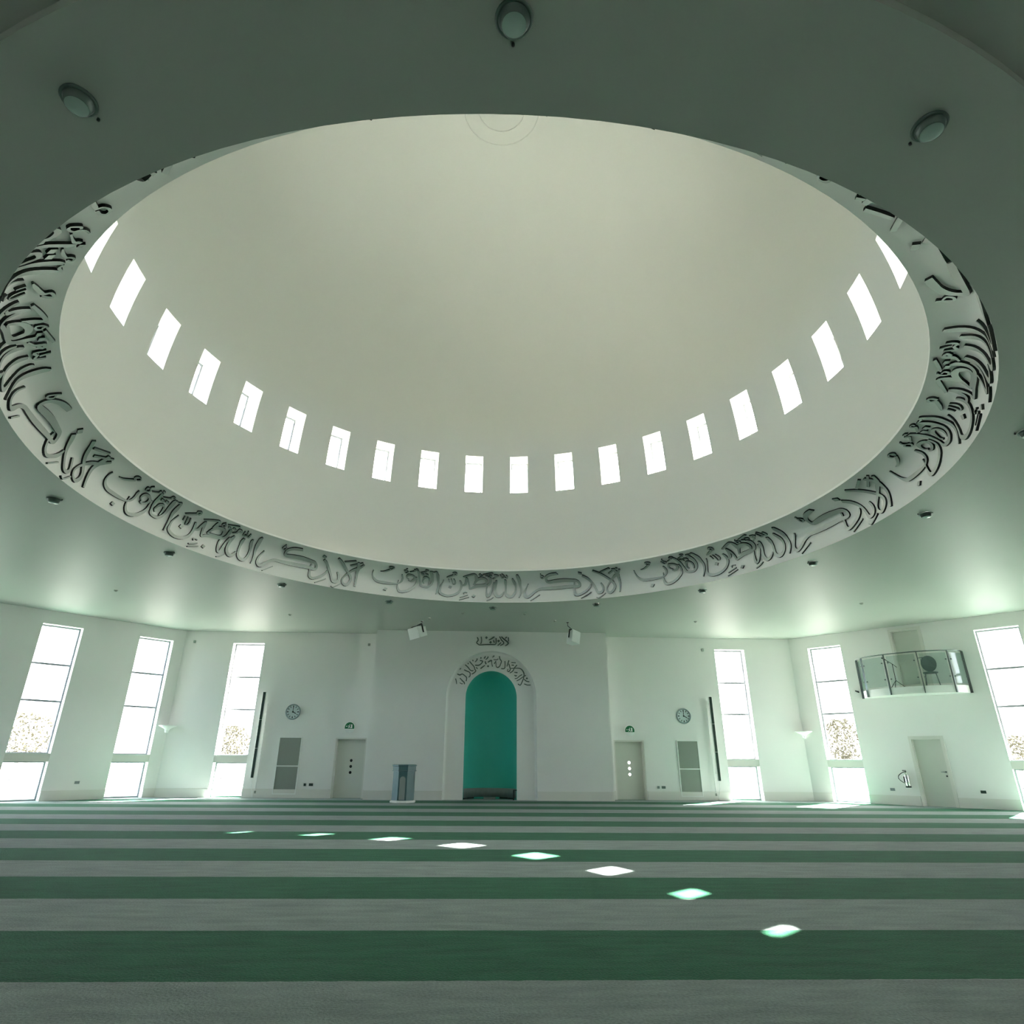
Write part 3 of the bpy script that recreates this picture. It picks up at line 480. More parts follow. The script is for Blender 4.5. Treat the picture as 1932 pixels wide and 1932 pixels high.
# ------------------------------------------------------------------ walls
WINW = 1.21; WTOP = 5.52; SP0, SP1 = 1.17, 1.42
def wopen(u): return (u-WINW/2, u+WINW/2, 0.0, WTOP)
front_w = [-9.19, 9.92]; diag_w = [1.03, 4.10]; rdiag_w = [1.30, 6.75]
u_of = lambda x: x-LC.x
D1 = (u_of(-5.42), u_of(-4.27), 0.0, 2.06); D2 = (u_of(5.03), u_of(6.18), 0.0, 2.06)
wall('wall_front_left', LC, RC, [wopen(u_of(front_w[0])), D1], 0.0, u_of(-4.10))
wall('wall_front_right', LC, RC, [wopen(u_of(front_w[1])), D2], u_of(4.80), None)
D3 = (3.58, 4.44, 0.0, 2.10); D4 = (3.69, 4.55, 3.72, 5.78)
wall('wall_left_diagonal', LC, LE, [wopen(u) for u in diag_w] + [wopen(7.2)])
wall('wall_right_diagonal', RC, RE, [wopen(u) for u in rdiag_w] + [D3, D4])
side_w = [2.2, 5.7]  # unseen windows of both side walls, added to let light in
wall('wall_left', LE, LBE, [wopen(u) for u in side_w])
wall('wall_right', RE, RBE, [wopen(u) for u in side_w])
wall('wall_back_left', LBE, LBC)
wall('wall_back_right', RBE, RBC)
wall('wall_back', LBC, RBC)

# mihrab bay: the projecting middle of the front wall, with its arched opening
MX, MRI, MRO, MS = 0.355, 0.965, 1.69, 3.52
def arch(r, s=MS, nseg=32):
    """arch outline from left foot over the crown to the right foot"""
    return [(MX-r, 0.0)] + [(MX-r*math.cos(math.pi*i/nseg), s+r*math.sin(math.pi*i/nseg)) for i in range(nseg+1)] + [(MX+r, 0.0)]
b = MB(); BX0, BX1 = -4.10, 4.80
RD = .14                                              # depth of the arched recess around the niche
ar = arch(MRO)
b.add([(BX0, YB, 0), (MX-MRO, YB, 0), (MX-MRO, YB, ZC), (BX0, YB, ZC)], [(0, 1, 2, 3)])
b.add([(MX+MRO, YB, 0), (BX1, YB, 0), (BX1, YB, ZC), (MX+MRO, YB, ZC)], [(0, 1, 2, 3)])
for i in range(1, len(ar)-2):
    (x0, z0), (x1, z1) = ar[i], ar[i+1]
    b.add([(x0, YB, z0), (x1, YB, z1), (x1, YB, ZC), (x0, YB, ZC)], [(0, 1, 2, 3)])
b.add([(BX0, YB, 0), (BX0, YB, ZC), (BX0, YF+.05, ZC), (BX0, YF+.05, 0)], [(0, 1, 2, 3)])
b.add([(BX1, YB, 0), (BX1, YF+.05, 0), (BX1, YF+.05, ZC), (BX1, YB, ZC)], [(0, 1, 2, 3)])
tag(b.build('wall_front', WALL), kind='structure')

# baseboards
def baseboard(name, p0, p1, gaps=(), u0=0.0, u1=None, shift=0.0):
    m = frame_of(p0, p1); L = (p1-p0).length if u1 is None else u1; b = MB(m)
    cuts = [u0]
    for g in sorted(gaps): cuts += [g[0], g[1]]
    cuts.append(L)
    for k in range(0, len(cuts), 2):
        a, c = cuts[k], cuts[k+1]
        if c-a < .02: continue
        b.prism([(a, 0), (c, 0), (c, .285), (a, .285)], shift-.01, shift+.040)
        b.prism([(a, .285), (c, .285), (c, .30), (a, .30)], shift-.01, shift+.022)
    o = b.build(name, TRIM); return tag(o, kind='structure')
gw = lambda u: (u-WINW/2, u+WINW/2)
baseboard('baseboard_front_left', LC, RC, [gw(u_of(front_w[0])), (D1[0]-.02, D1[1]+.02)], 0.0, u_of(-4.10))
baseboard('baseboard_front_right', LC, RC, [gw(u_of(front_w[1])), (D2[0]-.02, D2[1]+.02)], u_of(4.80))
baseboard('baseboard_left_diagonal', LC, LE, [gw(u) for u in diag_w] + [gw(7.2)])
baseboard('baseboard_right_diagonal', RC, RE, [gw(u) for u in rdiag_w] + [(3.47, 4.55)])
baseboard('baseboard_front', Vector((BX0, YB, 0)), Vector((BX1, YB, 0)), [(MX-MRO-BX0, MX+MRO-BX0)])

# ------------------------------------------------------------------ tall windows
WN = [0]
def tall_window(p0, p1, u, label):
    WN[0] += 1
    m = frame_of(p0, p1); base = m @ Vector((u, 0, 0))
    e = thing('window_%d' % WN[0], None, None, base); e['kind'] = 'structure'; e['label'] = label
    a, c = u-WINW/2, u+WINW/2; yo = -.31
    f = MB(m); t = .045
    for x0, x1 in ((a, a+t), (c-t, c)):
        f.box((x0, yo-.03, 0.0), (x1, yo+.03, SP0)); f.box((x0, yo-.03, SP1), (x1, yo+.03, WTOP))
    for z0, z1 in ((0.0, .05), (SP0-.035, SP0), (SP1, SP1+.035), (WTOP-t, WTOP), (3.020, 3.080), (4.212, 4.272)):
        f.box((a+t, yo-.03, z0), (c-t, yo+.03, z1))
    f.build('frame', ALU, e)
    s = MB(m); s.box((a+.002, -TH+.01, SP0), (c-.002, -.02, SP1-.03)); s.build('spandrel', TRIM, e)
    s = MB(m); s.box((a+.002, -TH+.01, SP1-.03), (c-.002, .0, SP1)); s.build('sill', SILL, e)
    for z0, z1 in ((.05, SP0-.035), (SP1+.035, 3.020), (3.080, 4.212), (4.272, WTOP-t)):
        g = MB(m); g.box((a+t, yo-.006, z0), (c-t, yo+.006, z1)); g.build('pane', GLASS, e)
    return e
tall_window(LC, LE, diag_w[1], 'leftmost tall window, cut by the left edge of the photo')
tall_window(LC, LE, diag_w[0], 'tall window on the left angled wall, nearest its corner')
tall_window(LC, RC, u_of(front_w[0]), 'tall window in the front wall left of the niche')
tall_window(LC, RC, u_of(front_w[1]), 'tall window in the front wall right of the niche')
tall_window(RC, RE, rdiag_w[0], 'tall window on the right angled wall left of the balcony')
tall_window(RC, RE, rdiag_w[1], 'rightmost tall window, right of the balcony')
tall_window(LC, LE, 7.2, 'tall window near the left end of the angled wall')
for u in side_w: tall_window(LE, LBE, u, 'unseen tall window added in the left side wall to give light')
for u in side_w: tall_window(RE, RBE, u, 'unseen tall window added in the right side wall to give light')

# clerestory windows of the dome
def dome_window_proto():
    r0 = dome_r(10.2); e = thing('window_%d' % (WN[0]+1), None, None, (0, 0, 0)); e['kind'] = 'structure'
    hw = r0*math.sin(R(WHALF))+.01; y = .58
    f = MB(); t = .055
    rb, rt = dome_r(WZ0)-r0, dome_r(WZ1)-r0
    # frame leans with the shell: local y is outward, z up from the sill
    def P(x, z, dy): k = z/(WZ1-WZ0); return (x, rb+(rt-rb)*k+y+dy, z)
    def bar(x0, x1, z0, z1, th=.03):
        f.add([P(x0,z0,-th),P(x1,z0,-th),P(x1,z1,-th),P(x0,z1,-th),P(x0,z0,th),P(x1,z0,th),P(x1,z1,th),P(x0,z1,th)],
              [(0,1,2,3),(7,6,5,4),(0,4,5,1),(1,5,6,2),(2,6,7,3),(3,7,4,0)])
    H = WZ1-WZ0
    bar(-hw, -hw+t, 0, H); bar(hw-t, hw, 0, H); bar(-hw+t, hw-t, 0, t); bar(-hw+t, hw-t, H-t, H)
    f.build('frame', ALU, e, loc=(0, 0, 0))
    g = MB(); g.add([P(-hw+t,t,-.004),P(hw-t,t,-.004),P(hw-t,H-t,-.004),P(-hw+t,H-t,-.004),P(-hw+t,t,.004),P(hw-t,t,.004),P(hw-t,H-t,.004),P(-hw+t,H-t,.004)],
              [(0,1,2,3),(7,6,5,4),(0,4,5,1),(1,5,6,2),(2,6,7,3),(3,7,4,0)])
    g.build('pane', GLASS, e, loc=(0, 0, 0))
    return e, r0
dw, dwr = dome_window_proto()
dkids = kids(dw)
for k in range(32):
    a = WOFF+11.25*k; A = R(a); loc = (CX+dwr*math.sin(A), CY+dwr*math.cos(A), WZ0)
    an = (a+180) % 360-180
    if k == 0: e = dw
    else:
        e = dw.copy(); COL.objects.link(e); e.name = 'window_%d' % (WN[0]+1+k)
        for ch in dkids:
            c = ch.copy(); COL.objects.link(c); c.parent = e
    e.location = loc; e.rotation_euler = (0, 0, -A)
    e['label'] = 'small clerestory window in the dome wall'; e['group'] = 'clerestory windows around the dome'

# ------------------------------------------------------------------ raised inscriptions
def ribbon(b, E, fmap):
    """E: list of (a, b) edge parameter pairs; fmap(param, lift) -> point. Face = material 0, sides = material 1"""
    n = len(E); top = []; bot = []
    for p, q in E: top += [fmap(p, 1), fmap(q, 1)]; bot += [fmap(p, 0), fmap(q, 0)]
    k = 2*n; b.mi = 0
    b.add(top, [(2*i, 2*i+1, 2*i+3, 2*i+2) for i in range(n-1)])
    b.mi = 1; fs = []
    for i in range(n-1):
        fs += [(2*i, 2*i+2, k+2*i+2, k+2*i), (2*i+3, 2*i+1, k+2*i+1, k+2*i+3)]
    fs += [(0, k, k+1, 1), (k-1, 2*k-1, 2*k-2, k-2)]
    b.add(top+bot, fs); b.mi = 0
def pairs(o): return [((o[i], o[i+1]), (o[i+2], o[i+3])) for i in range(0, len(o), 4)]
A0 = 30.0                                            # phrase spans 0..60 degrees, its origin at the middle
def band_map(jit):
    ra = (RIN+RTOP)/2; za = (ZS+ZTOP)/2
    def f(p, lift):
        a = R(p[0]/1000.0-A0); t = p[1]/1000.0; t = t if t < .86 else .86+(t-.86)*.8; h = .036+jit if lift else 0.0
        dr = (RTOP-RIN)*5*max(t, 0)**4+.08*(1-2*t); bn = Vector((ZTOP-ZS, -dr)).normalized()      # cove normal towards the hall
        r = band_r(t)-bn.x*h; z = ZS+(ZTOP-ZS)*t-bn.y*h
        return (r*math.sin(a), r*math.cos(a)-ra, z-za)
    return f, ra, za
fm, RAm, ZAm = band_map(0)
ph = thing('dome_inscription', 'x', 'inscription', (0, 0, 0), 'raised script phrases repeated around the dome ring')
for i, (kind, data) in enumerate(BAND):
    b = MB(); f, _, _ = band_map((i % 7)*.0006); ribbon(b, pairs(data), f)
    b.build(kind, [LETTER, BLACKEDGE], ph, loc=(0, 0, 0))
PL = ['raised Arabic script phrase on the dome ring, left of the middle of its far side',
      'raised Arabic script phrase on the dome ring, straight above the niche',
      'raised Arabic script phrase on the dome ring, right of the middle of its far side',
      'raised Arabic script phrase at the right end of the dome ring',
      'raised Arabic script phrase on the near side of the dome ring, turned away from us',
      'raised Arabic script phrase at the left end of the dome ring']
PSH = [0, .6, 1.7, 2.4, 0, -.4]
for k in range(6):
    A = R(-90+A0+60*k+PSH[k]); loc = (CX+RAm*math.sin(A), CY+RAm*math.cos(A), ZAm)
    if k == 0:
        ph.location = loc; ph.rotation_euler = (0, 0, -A); ph['label'] = PL[0]
    else: dup(ph, loc, -A, PL[k])

def flat_text(name, label, data, y, loc, lift=.028):
    t = thing(name, label, 'inscription', loc)
    for i, (kind, dd) in enumerate(data):
        b = MB(); j = (i % 5)*.0004
        ribbon(b, pairs(dd), lambda p, l: (p[0]/1000.0, y-(lift+j if l else 0.0), p[1]/1000.0))
        b.build(kind, [LETTERD, BLACKEDGE], t)
    return t

# ------------------------------------------------------------------ mihrab
mih = thing('mihrab', 'tall arched prayer niche with teal lining and recessed white surround in the front wall', 'niche', (MX, YB, 0))
i1 = arch(MRI); b = MB()
def strip(pa, ya, pb, yb, smooth=False):
    pts = [(x, ya, z) for x, z in pa] + [(x, yb, z) for x, z in pb]; k = len(pa)
    b.add(pts, [(i, i+1, k+i+1, k+i) for i in range(k-1)], smooth)
prev = (MRO, YB)
for q in range(1, 7):                                 # rounded edge turning into the recess
    c = (MRO-.10*(1-math.cos(R(15*q))), YB+RD*math.sin(R(15*q)))
    strip(arch(prev[0]), prev[1], arch(c[0]), c[1], True); prev = c
strip(arch(prev[0]), prev[1], i1, YB+RD); strip(i1, YB+RD, i1, YB+RD+.10)
b.build('arch_surround', WALL, mih)
# apse: half cylinder with a quarter-sphere head
b = MB(); ns = 24; y0 = YB+RD+.10; pts = []; RA = MRI+.004
lev = [0.0, MS] + [MS+RA*math.sin(R(q)) for q in range(10, 91, 10)]
for z in lev:
    r = RA if z <= MS else math.sqrt(max(0, RA*RA-(z-MS)**2))
    for i in range(ns+1):
        a = math.pi*i/ns; pts.append((MX-r*math.cos(a), y0+r*math.sin(a), z))
b.add(pts, [(k*(ns+1)+i, k*(ns+1)+i+1, (k+1)*(ns+1)+i+1, (k+1)*(ns+1)+i) for k in range(len(lev)-1) for i in range(ns)], True)
b.build('niche_lining', TEAL, mih)
b = MB(); b.lathe([(RA-.0, .36), (RA-.03, .355), (RA-.03, .06), (RA-.0, .06)], 24, (MX, y0, 0), a0=-math.pi/2, a1=math.pi/2)
b.build('niche_skirting', GREYSKIRT, mih)
b = MB()
for q in (-70, -48, 34, 56):
    a = R(q); p = Vector((MX+(RA-.035)*math.sin(a), y0+(RA-.035)*math.cos(a), 0)); mm = Matrix.Translation(p) @ Matrix.Rotation(-a, 4, 'Z'); b.mw = mm
    b.box((-.17, -.012, .012), (.17, .012, .052))
b.build('shadow_gap_strip', BLACK, mih)  # black strips put in as the dark of the shadow gap under the skirting
b = MB(); b.box((MX-.22, y0+.30, 0.0), (MX+.22, y0+.62, .07), .008); b.build('floor_box', GREYSKIRT, mih)
b = MB(); b.box((MX+MRI-.13, YB+.18, .0), (MX+MRI-.09, YB+.24, .34)); b.box((MX+MRI-.13, YB+.18, .31), (MX+MRI, YB+.24, .34)); b.build('cable_trim', DARK, mih)
flat_text('wall_inscription', 'small raised dark Arabic script line on the wall just above the niche arch', TOPTEXT, YB, (MX, YB, 5.58), .03)
flat_text('arch_inscription', 'raised dark Arabic script curving around the head of the niche surround', ARCHTEXT, YB+RD, (MX, YB+RD, 4.8), .022)

# ------------------------------------------------------------------ ceiling lights
def ceiling_light():
    e = thing('ceiling_light', 'x', 'ceiling light', (0, 0, 0), 'round downlights on the ring around the dome')
    b = MB(); b.lathe([(.0, 0.0), (.125, 0.0), (.128, -.012), (.118, -.024), (.106, -.02)], 28); b.build('bezel', BEZEL, e, loc=(0, 0, 0))
    b = MB(); b.lathe([(.106, -.018), (.100, -.03), (.088, -.070), (.080, -.074)], 28); b.build('housing', BEZEL, e, loc=(0, 0, 0))
    b = MB(); b.lathe([(.080, -.072), (.055, -.080), (.0, -.084)], 28); b.build('lens', LENS, e, loc=(0, 0, 0))
    b = MB(); b.lathe([(.0, -.001), (.012, -.001), (.012, -.02), (0, -.024)], 10, (0, -.155, 0)); b.build('sensor', BLACK, e, loc=(0, 0, 0))
    return e
LAB = {0: 'above the niche, centre of the far side', 1: 'far side, first to the right of the niche', 2: 'far side, second to the right of the niche',
       3: 'right side, second nearest lamp past the far curve', 4: 'directly right of the dome', 5: 'at the right edge of the photo', 6: 'hidden right of the frame, near side',
       7: 'near side, upper right of the photo', 8: 'near side, top centre of the photo', 9: 'near side, upper left of the photo', 10: 'outside the left edge, near side',
       11: 'outside the left edge of the photo', 12: 'directly left of the dome', 13: 'left side, with a sunlit lens', 14: 'far side, second to the left of the niche', 15: 'far side, first to the left of the niche'}
cl = ceiling_light()
for k in range(16):
    A = R(0.6+22.5*k); loc = (CX+8.42*math.sin(A), CY+8.42*math.cos(A), ZS); lab = 'round dark downlight on the dome ring, '+LAB[k]
    if k == 0: cl.location = loc; cl.rotation_euler = (0, 0, -A); cl['label'] = lab
    else: dup(cl, loc, -A, lab)

# small ceiling detectors
det = thing('smoke_detector', 'x', 'detector', (0, 0, 0), 'small round detectors on the outer ceiling')
b = MB(); b.lathe([(0, 0), (.055, 0), (.055, -.015), (.04, -.03), (.03, -.045), (0, -.05)], 16); b.build('detector_body', GRILLE, det, loc=(0, 0, 0))
DP = [(-11.04, 18.37, 'above the second window from the left'), (-6.72, 21.35, 'above the left clock'), (-1.91, 21.62, 'beside the left hung loudspeaker'), (2.56, 21.75, 'beside the right hung loudspeaker'),
      (7.56, 21.49, 'above the right clock'), (11.84, 18.5, 'in front of the balcony'), (-.71, 20.7, 'left of centre above the niche, close to the ring'), (1.41, 20.7, 'right of centre above the niche, close to the ring')]
for i, (x, y, s) in enumerate(DP):
    lab = 'small grey ceiling detector '+s
    if i == 0: det.location = (x, y, ZC); det['label'] = lab
    else: dup(det, (x, y, ZC), 0, lab)
# small wall sensors
def wall_item(m, u, z, y=0.0): return m @ Vector((u, y, z))
MF = frame_of(LC, RC); ML = frame_of(LC, LE); MR = frame_of(RC, RE)
def local(m, p): return m @ Matrix.Translation(p)
for (m, u, z, s) in ((MF, u_of(-11.30), 5.55, 'high in the left corner of the front wall'), (MF, u_of(-4.5), 5.52, 'high on the front wall above the left door'), (MF, u_of(8.84), 5.49, 'high on the front wall left of the right window')):
    p = wall_item(m, u, z); e = thing('motion_sensor', 'small grey motion sensor '+s, 'sensor', p, 'motion sensors near the ceiling')
    b = MB(local(m, (u, 0, z))); b.box((-.045, 0, -.05), (.045, .035, .05), .01); b.box((-.03, .03, -.035), (.03, .055, .01), .008); b.build('sensor_body', GRILLE, e)

# ------------------------------------------------------------------ doors
def plate_with_holes(b, x0, x1, z0, z1, holes, y0, y1, r, seg=16):
    xs = [x0, holes[0][0]-r*1.25, holes[0][0]+r*1.25, x1]
    b.box((xs[0], y0, z0), (xs[1], y1, z1)); b.box((xs[2], y0, z0), (xs[3], y1, z1))
    cur = z0
    for hx, hz in sorted(holes, key=lambda q: q[1]):
        b.box((xs[1], y0, cur), (xs[2], y1, hz-r*1.25)); cur = hz+r*1.25
        sq = []; ci = []
        for i in range(seg):
            a = 2*math.pi*i/seg; c, s = math.cos(a), math.sin(a); k = r*1.25/max(abs(c), abs(s))
            sq.append((hx+c*k, hz+s*k)); ci.append((hx+c*r, hz+s*r))
        for y, rev in ((y1, 0), (y0, 1)):
            b.add([(x, y, z) for x, z in sq+ci], [(i, (i+1) % seg, seg+(i+1) % seg, seg+i) for i in range(seg)])
        b.add([(x, y0, z) for x, z in ci]+[(x, y1, z) for x, z in ci], [(i, (i+1) % seg, seg+(i+1) % seg, seg+i) for i in range(seg)])
    b.box((xs[1], y0, cur), (xs[2], y1, z1))
def porthole_door(num, op, clear, label):
    u0, u1, _, zt = op; uc = (u0+u1)/2; m = MF
    e = thing('door_%d' % num, label, None, m @ Vector((uc, 0, 0))); e['kind'] = 'structure'
    b = MB(m)
    for a, c in ((u0, u0+.05), (u1-.05, u1)): b.box((a, -.30, 0), (c, -.02, zt))
    b.box((u0+.05, -.30, zt-.05), (u1-.05, -.02, zt)); b.build('door_frame', TRIM, e)
    hs = [(uc+.02, 1.27), (uc+.02, 1.065), (uc+.02, .86)]
    b = MB(m); plate_with_holes(b, u0+.045, u1-.045, .0, zt-.045, hs, -.285, -.24, .052); leaf = b.build('door_leaf', DOORM, e)
    for hx, hz in hs:
        b = MB(m @ Matrix.Translation((hx, -.2625, hz)) @ Matrix.Rotation(R(90), 4, 'X')); b.lathe([(0, -.004), (.052, -.004), (.052, .004), (0, .004)], 16)
        b.build('porthole_pane', GLASS if clear else BLACK, leaf)  # opaque black stands in for the unlit corridor behind the left door
porthole_door(1, D1, False, 'pale door with three dark round portholes, left of the niche')
porthole_door(2, D2, True, 'pale door with three bright round portholes, right of the niche')
def flush_door(num, op, label):
    u0, u1, z0, zt = op; m = MR; e = thing('door_%d' % num, label, None, m @ Vector(((u0+u1)/2, 0, z0))); e['kind'] = 'structure'
    b = MB(m); w = .085
    b.box((u0-w, -.01, z0), (u0, .03, zt+w)); b.box((u1, -.01, z0), (u1+w, .03, zt+w)); b.box((u0, -.01, zt), (u1, .03, zt+w))
    b.box((u0, -.2, z0), (u0+.02, -.0, zt)); b.box((u1-.02, -.2, z0), (u1, -.0, zt)); b.box((u0+.02, -.2, zt-.02), (u1-.02, 0, zt)); b.build('architrave', TRIM, e)
    b = MB(m); b.box((u0+.015, -.16, z0), (u1-.015, -.115, zt-.015)); leaf = b.build('door_leaf', DOORM, e)
    b = MB(m); h = z0+1.06; b.tube([(u1-.09, -.115, h), (u1-.09, -.055, h), (u1-.10, -.05, h), (u1-.22, -.05, h)], .011); b.box((u1-.115, -.115, h-.025), (u1-.065, -.105, h+.025)); b.build('lever_handle', STEEL, leaf)
    b = MB(m); b.box((u1-.112, -.115, h-.15), (u1-.068, -.10, h-.105)); b.build('keyhole_plate', BLACK, leaf)
flush_door(3, D3, 'plain pale door under the balcony on the right wall')
flush_door(4, D4, 'upper door opening onto the balcony')

# ------------------------------------------------------------------ balcony on the right wall
BU, BA, BBd = 4.01, 1.60, .95
def BP(phi, k=1.0, z=0.0): return (BU-BA*k*math.cos(phi), BBd*k*math.sin(phi)+.0, z)
bal = thing('balcony', 'small half-round white balcony with glass balustrade high on the right wall', 'balcony', MR @ Vector((BU, 0, 3.5)))
b = MB(MR); N = 30; top = [BP(math.pi*i/N, 1.0, 3.74) for i in range(N+1)]; bot = [BP(math.pi*i/N, 1.0, 3.50) for i in range(N+1)]
b.add(top+bot, [(i, i+1, N+1+i+1, N+1+i) for i in range(N)], True); b.add(top, [tuple(range(N+1))]); b.add(bot, [tuple(reversed(range(N+1)))])
b.build('slab', WHITE, bal)
for i in range(6):
    ph_ = math.pi*i/5; x, y, _ = BP(ph_, 1.03); y = max(y, .035)
    b = MB(MR @ Matrix.Translation((x, y, 0)) @ Matrix.Rotation(math.atan2(BBd*math.cos(ph_)*BA, BA*math.sin(ph_)*BA+1e-6), 4, 'Z'))
    b.box((-.014, -.035, 3.50), (.014, .035, 4.86)); po = b.build('post', STEEL, bal)
b = MB(MR); b.tube([(lambda q: (q[0], max(q[1], .03), 4.87))(BP(math.pi*i/24, 1.03)) for i in range(25)], .018); b.build('handrail', STEEL, bal)
for i in range(5):
    a0, a1 = math.pi*i/5+.045, math.pi*(i+1)/5-.045; b = MB(MR); q = 1; P1 = []; P2 = []
    for k in range(q+1):
        a = a0+(a1-a0)*k/q; P1.append(BP(a, 1.02)); P2.append(BP(a, 1.013))
    pts = [(x, max(y, .03), 3.80) for x, y, _ in P1]+[(x, max(y, .03), 4.80) for x, y, _ in P1]+[(x, max(y, .025), 3.80) for x, y, _ in P2]+[(x, max(y, .025), 4.80) for x, y, _ in P2]; n = q+1
    b.add(pts, [(k, k+1, n+k+1, n+k) for k in range(q)]+[(2*n+k+1, 2*n+k, 3*n+k, 3*n+k+1) for k in range(q)], True)
    b.add(pts, [(n+k, n+k+1, 3*n+k+1, 3*n+k) for k in range(q)]+[(2*n+k, 2*n+k+1, k+1, k) for k in range(q)]+[(0, n, 3*n, 2*n), (q, 2*n+q, 3*n+q, n+q)])
    pn = b.build('glass_panel', BGLASS, bal)
    for a in (a0+.02, a1-.02):
        for z in (4.02, 4.58):
            x, y, _ = BP(a, 1.022); b = MB(MR); b.box((x-.022, max(y, .05)-.022, z-.022), (x+.022, max(y, .05)+.022, z+.022), .006); b.build('clamp', STEEL, pn)

def L2W(m, p): return m @ Vector(p)
# chair and microphone stand on the balcony
ch = thing('balcony_chair', 'dark oval-backed chair standing on the balcony behind the glass', 'chair', L2W(MR, (4.70, .42, 3.74)))
mc = MR @ Matrix.Translation((4.70, .42, 3.74)) @ Matrix.Rotation(R(172), 4, 'Z')
b = MB(mc); b.lathe([(0, .43), (.20, .43), (.225, .45), (.22, .475), (0, .485)], 20); b.build('seat', CHAIRM, ch)
b = MB(mc); n = 20; fr = [(.23*math.cos(2*math.pi*i/n), .20-.04*abs(math.cos(2*math.pi*i/n)), .78+.27*math.sin(2*math.pi*i/n)) for i in range(n)]; bk = [(x, y+.025, z) for x, y, z in fr]
b.add(fr+bk, [tuple(reversed(range(n))), tuple(range(n, 2*n))]+[(i, (i+1) % n, n+(i+1) % n, n+i) for i in range(n)]); b.build('backrest', CHAIRM, ch)
for sx, sy in ((-1, -1), (1, -1), (-1, 1), (1, 1)):
    b = MB(mc); b.tube([(sx*.15, sy*.14, .44), (sx*.20, sy*.19, .0)], .012); b.build('leg', STEEL, ch)
ms = thing('microphone_stand', 'black microphone stand on the balcony left of the chair', 'stand', L2W(MR, (3.62, .45, 3.74)))
mm = MR @ Matrix.Translation((3.62, .45, 3.74))
b = MB(mm); b.tube([(0, 0, .25), (0, 0, .85)], .011); b.build('pole', BLACK, ms)
for q in (0, 120, 240):
    b = MB(mm @ Matrix.Rotation(R(q), 4, 'Z')); b.tube([(0, 0, .28), (.27, 0, .01)], .009); b.build('leg', BLACK, ms)
b = MB(mm); b.tube([(.12, 0, .72), (0, 0, .85), (-.20, .0, 1.02)], .009); boom = b.build('boom_arm', BLACK, ms)
b = MB(mm); b.tube([(-.18, 0, 1.005), (-.25, .0, 1.06), (-.29, 0, 1.09)], [.014, .024, .026]); b.build('microphone', BLACK, boom)
e = thing('security_camera', 'small black camera on the wall at the left foot of the balcony', 'camera', L2W(MR, (2.22, 0, 3.76)))
b = MB(MR @ Matrix.Translation((2.22, 0, 3.76))); b.box((-.02, 0, -.03), (.02, .05, .03), .006); b.build('wall_mount', BLACK, e)
b = MB(MR @ Matrix.Translation((2.22, 0, 3.76))); b.tube([(.0, .06, 0), (-.06, .14, .02), (.075, .20, -.03)][:1]+[(-.06, .09, .025), (.05, .10, -.03)], .026, 10); b.build('camera_body', BLACK, e)

# ------------------------------------------------------------------ corner uplighters
def uplighter(c, nrm, label):
    ang = math.atan2(nrm.y, nrm.x); e = thing('wall_uplighter', label, 'lamp', (c.x, c.y, 2.3), 'corner uplighters')
    m = Matrix.Translation((c.x, c.y, 0)) @ Matrix.Rotation(ang-math.pi/2, 4, 'Z')
    b = MB(m); b.lathe([(.05, 2.20), (.07, 2.24), (.10, 2.30), (.24, 2.37), (.31, 2.41), (.30, 2.42), (.05, 2.34)], 20, (0, .30, 0)); b.build('bowl', WHITE, e)
    b = MB(m); b.lathe([(0, 2.16), (.06, 2.17), (.075, 2.24), (.05, 2.28)], 14, (0, .30, 0)); b.build('stem_cap', WHITE, e)
    b = MB(m); b.box((-.03, .02, 2.24), (.03, .28, 2.29)); b.build('wall_arm', WHITE, e)
uplighter(LC, (Vector((0, -1, 0))+Vector((.729, -.6845, 0))).normalized(), 'white bowl uplighter in the left corner of the hall')
uplighter(RC, (Vector((0, -1, 0))+Vector((-.729, -.6845, 0))).normalized(), 'white bowl uplighter in the right corner of the hall')

# ------------------------------------------------------------------ column speakers, clocks, exit signs, grilles, sockets
def column_speaker(x, side, label):
    m = MF @ Matrix.Translation((u_of(x), 0, 0)); e = thing('column_speaker', label, 'loudspeaker', L2W(m, (0, 0, 0)), 'column loudspeakers by the front windows')
    b = MB(m); b.box((-.055, .16, .66), (.055, .26, 3.66), .008); b.build('cabinet', WHITE, e)
    for k in range(3):
        b = MB(m); b.box((-.048, .258, .67+.998*k), (.048, .272, .67+.998*k+.985), .003); b.build('grille', DARK, e)
    for z in (.9, 1.75, 2.7, 3.4):
        b = MB(m); b.box((-.02, 0, z), (.02, .17, z+.03)); b.box((-.045, 0, z-.04), (.045, .012, z+.07)); b.build('bracket', WHITE, e)
    b = MB(m); b.tube([(side*.11, .03, 3.25), (side*.11, .03, .2)], .012); b.build('conduit', WHITE, e)
    b = MB(m); b.box((side*.11-.035, .028, .15), (side*.11+.035, .055, .235), .006); b.build('junction_box', GRILLE, e)
    b = MB(m); b.tube([(0, .21, .66), (0, .20, .4), (side*.05, .10, .1), (side*.05, .08, .0)], .008); b.build('cable', WHITE, e)
column_speaker(-8.22, 1, 'tall slim dark loudspeaker column left of the left clock')
column_speaker(8.84, -1, 'tall slim dark loudspeaker column right of the right clock')

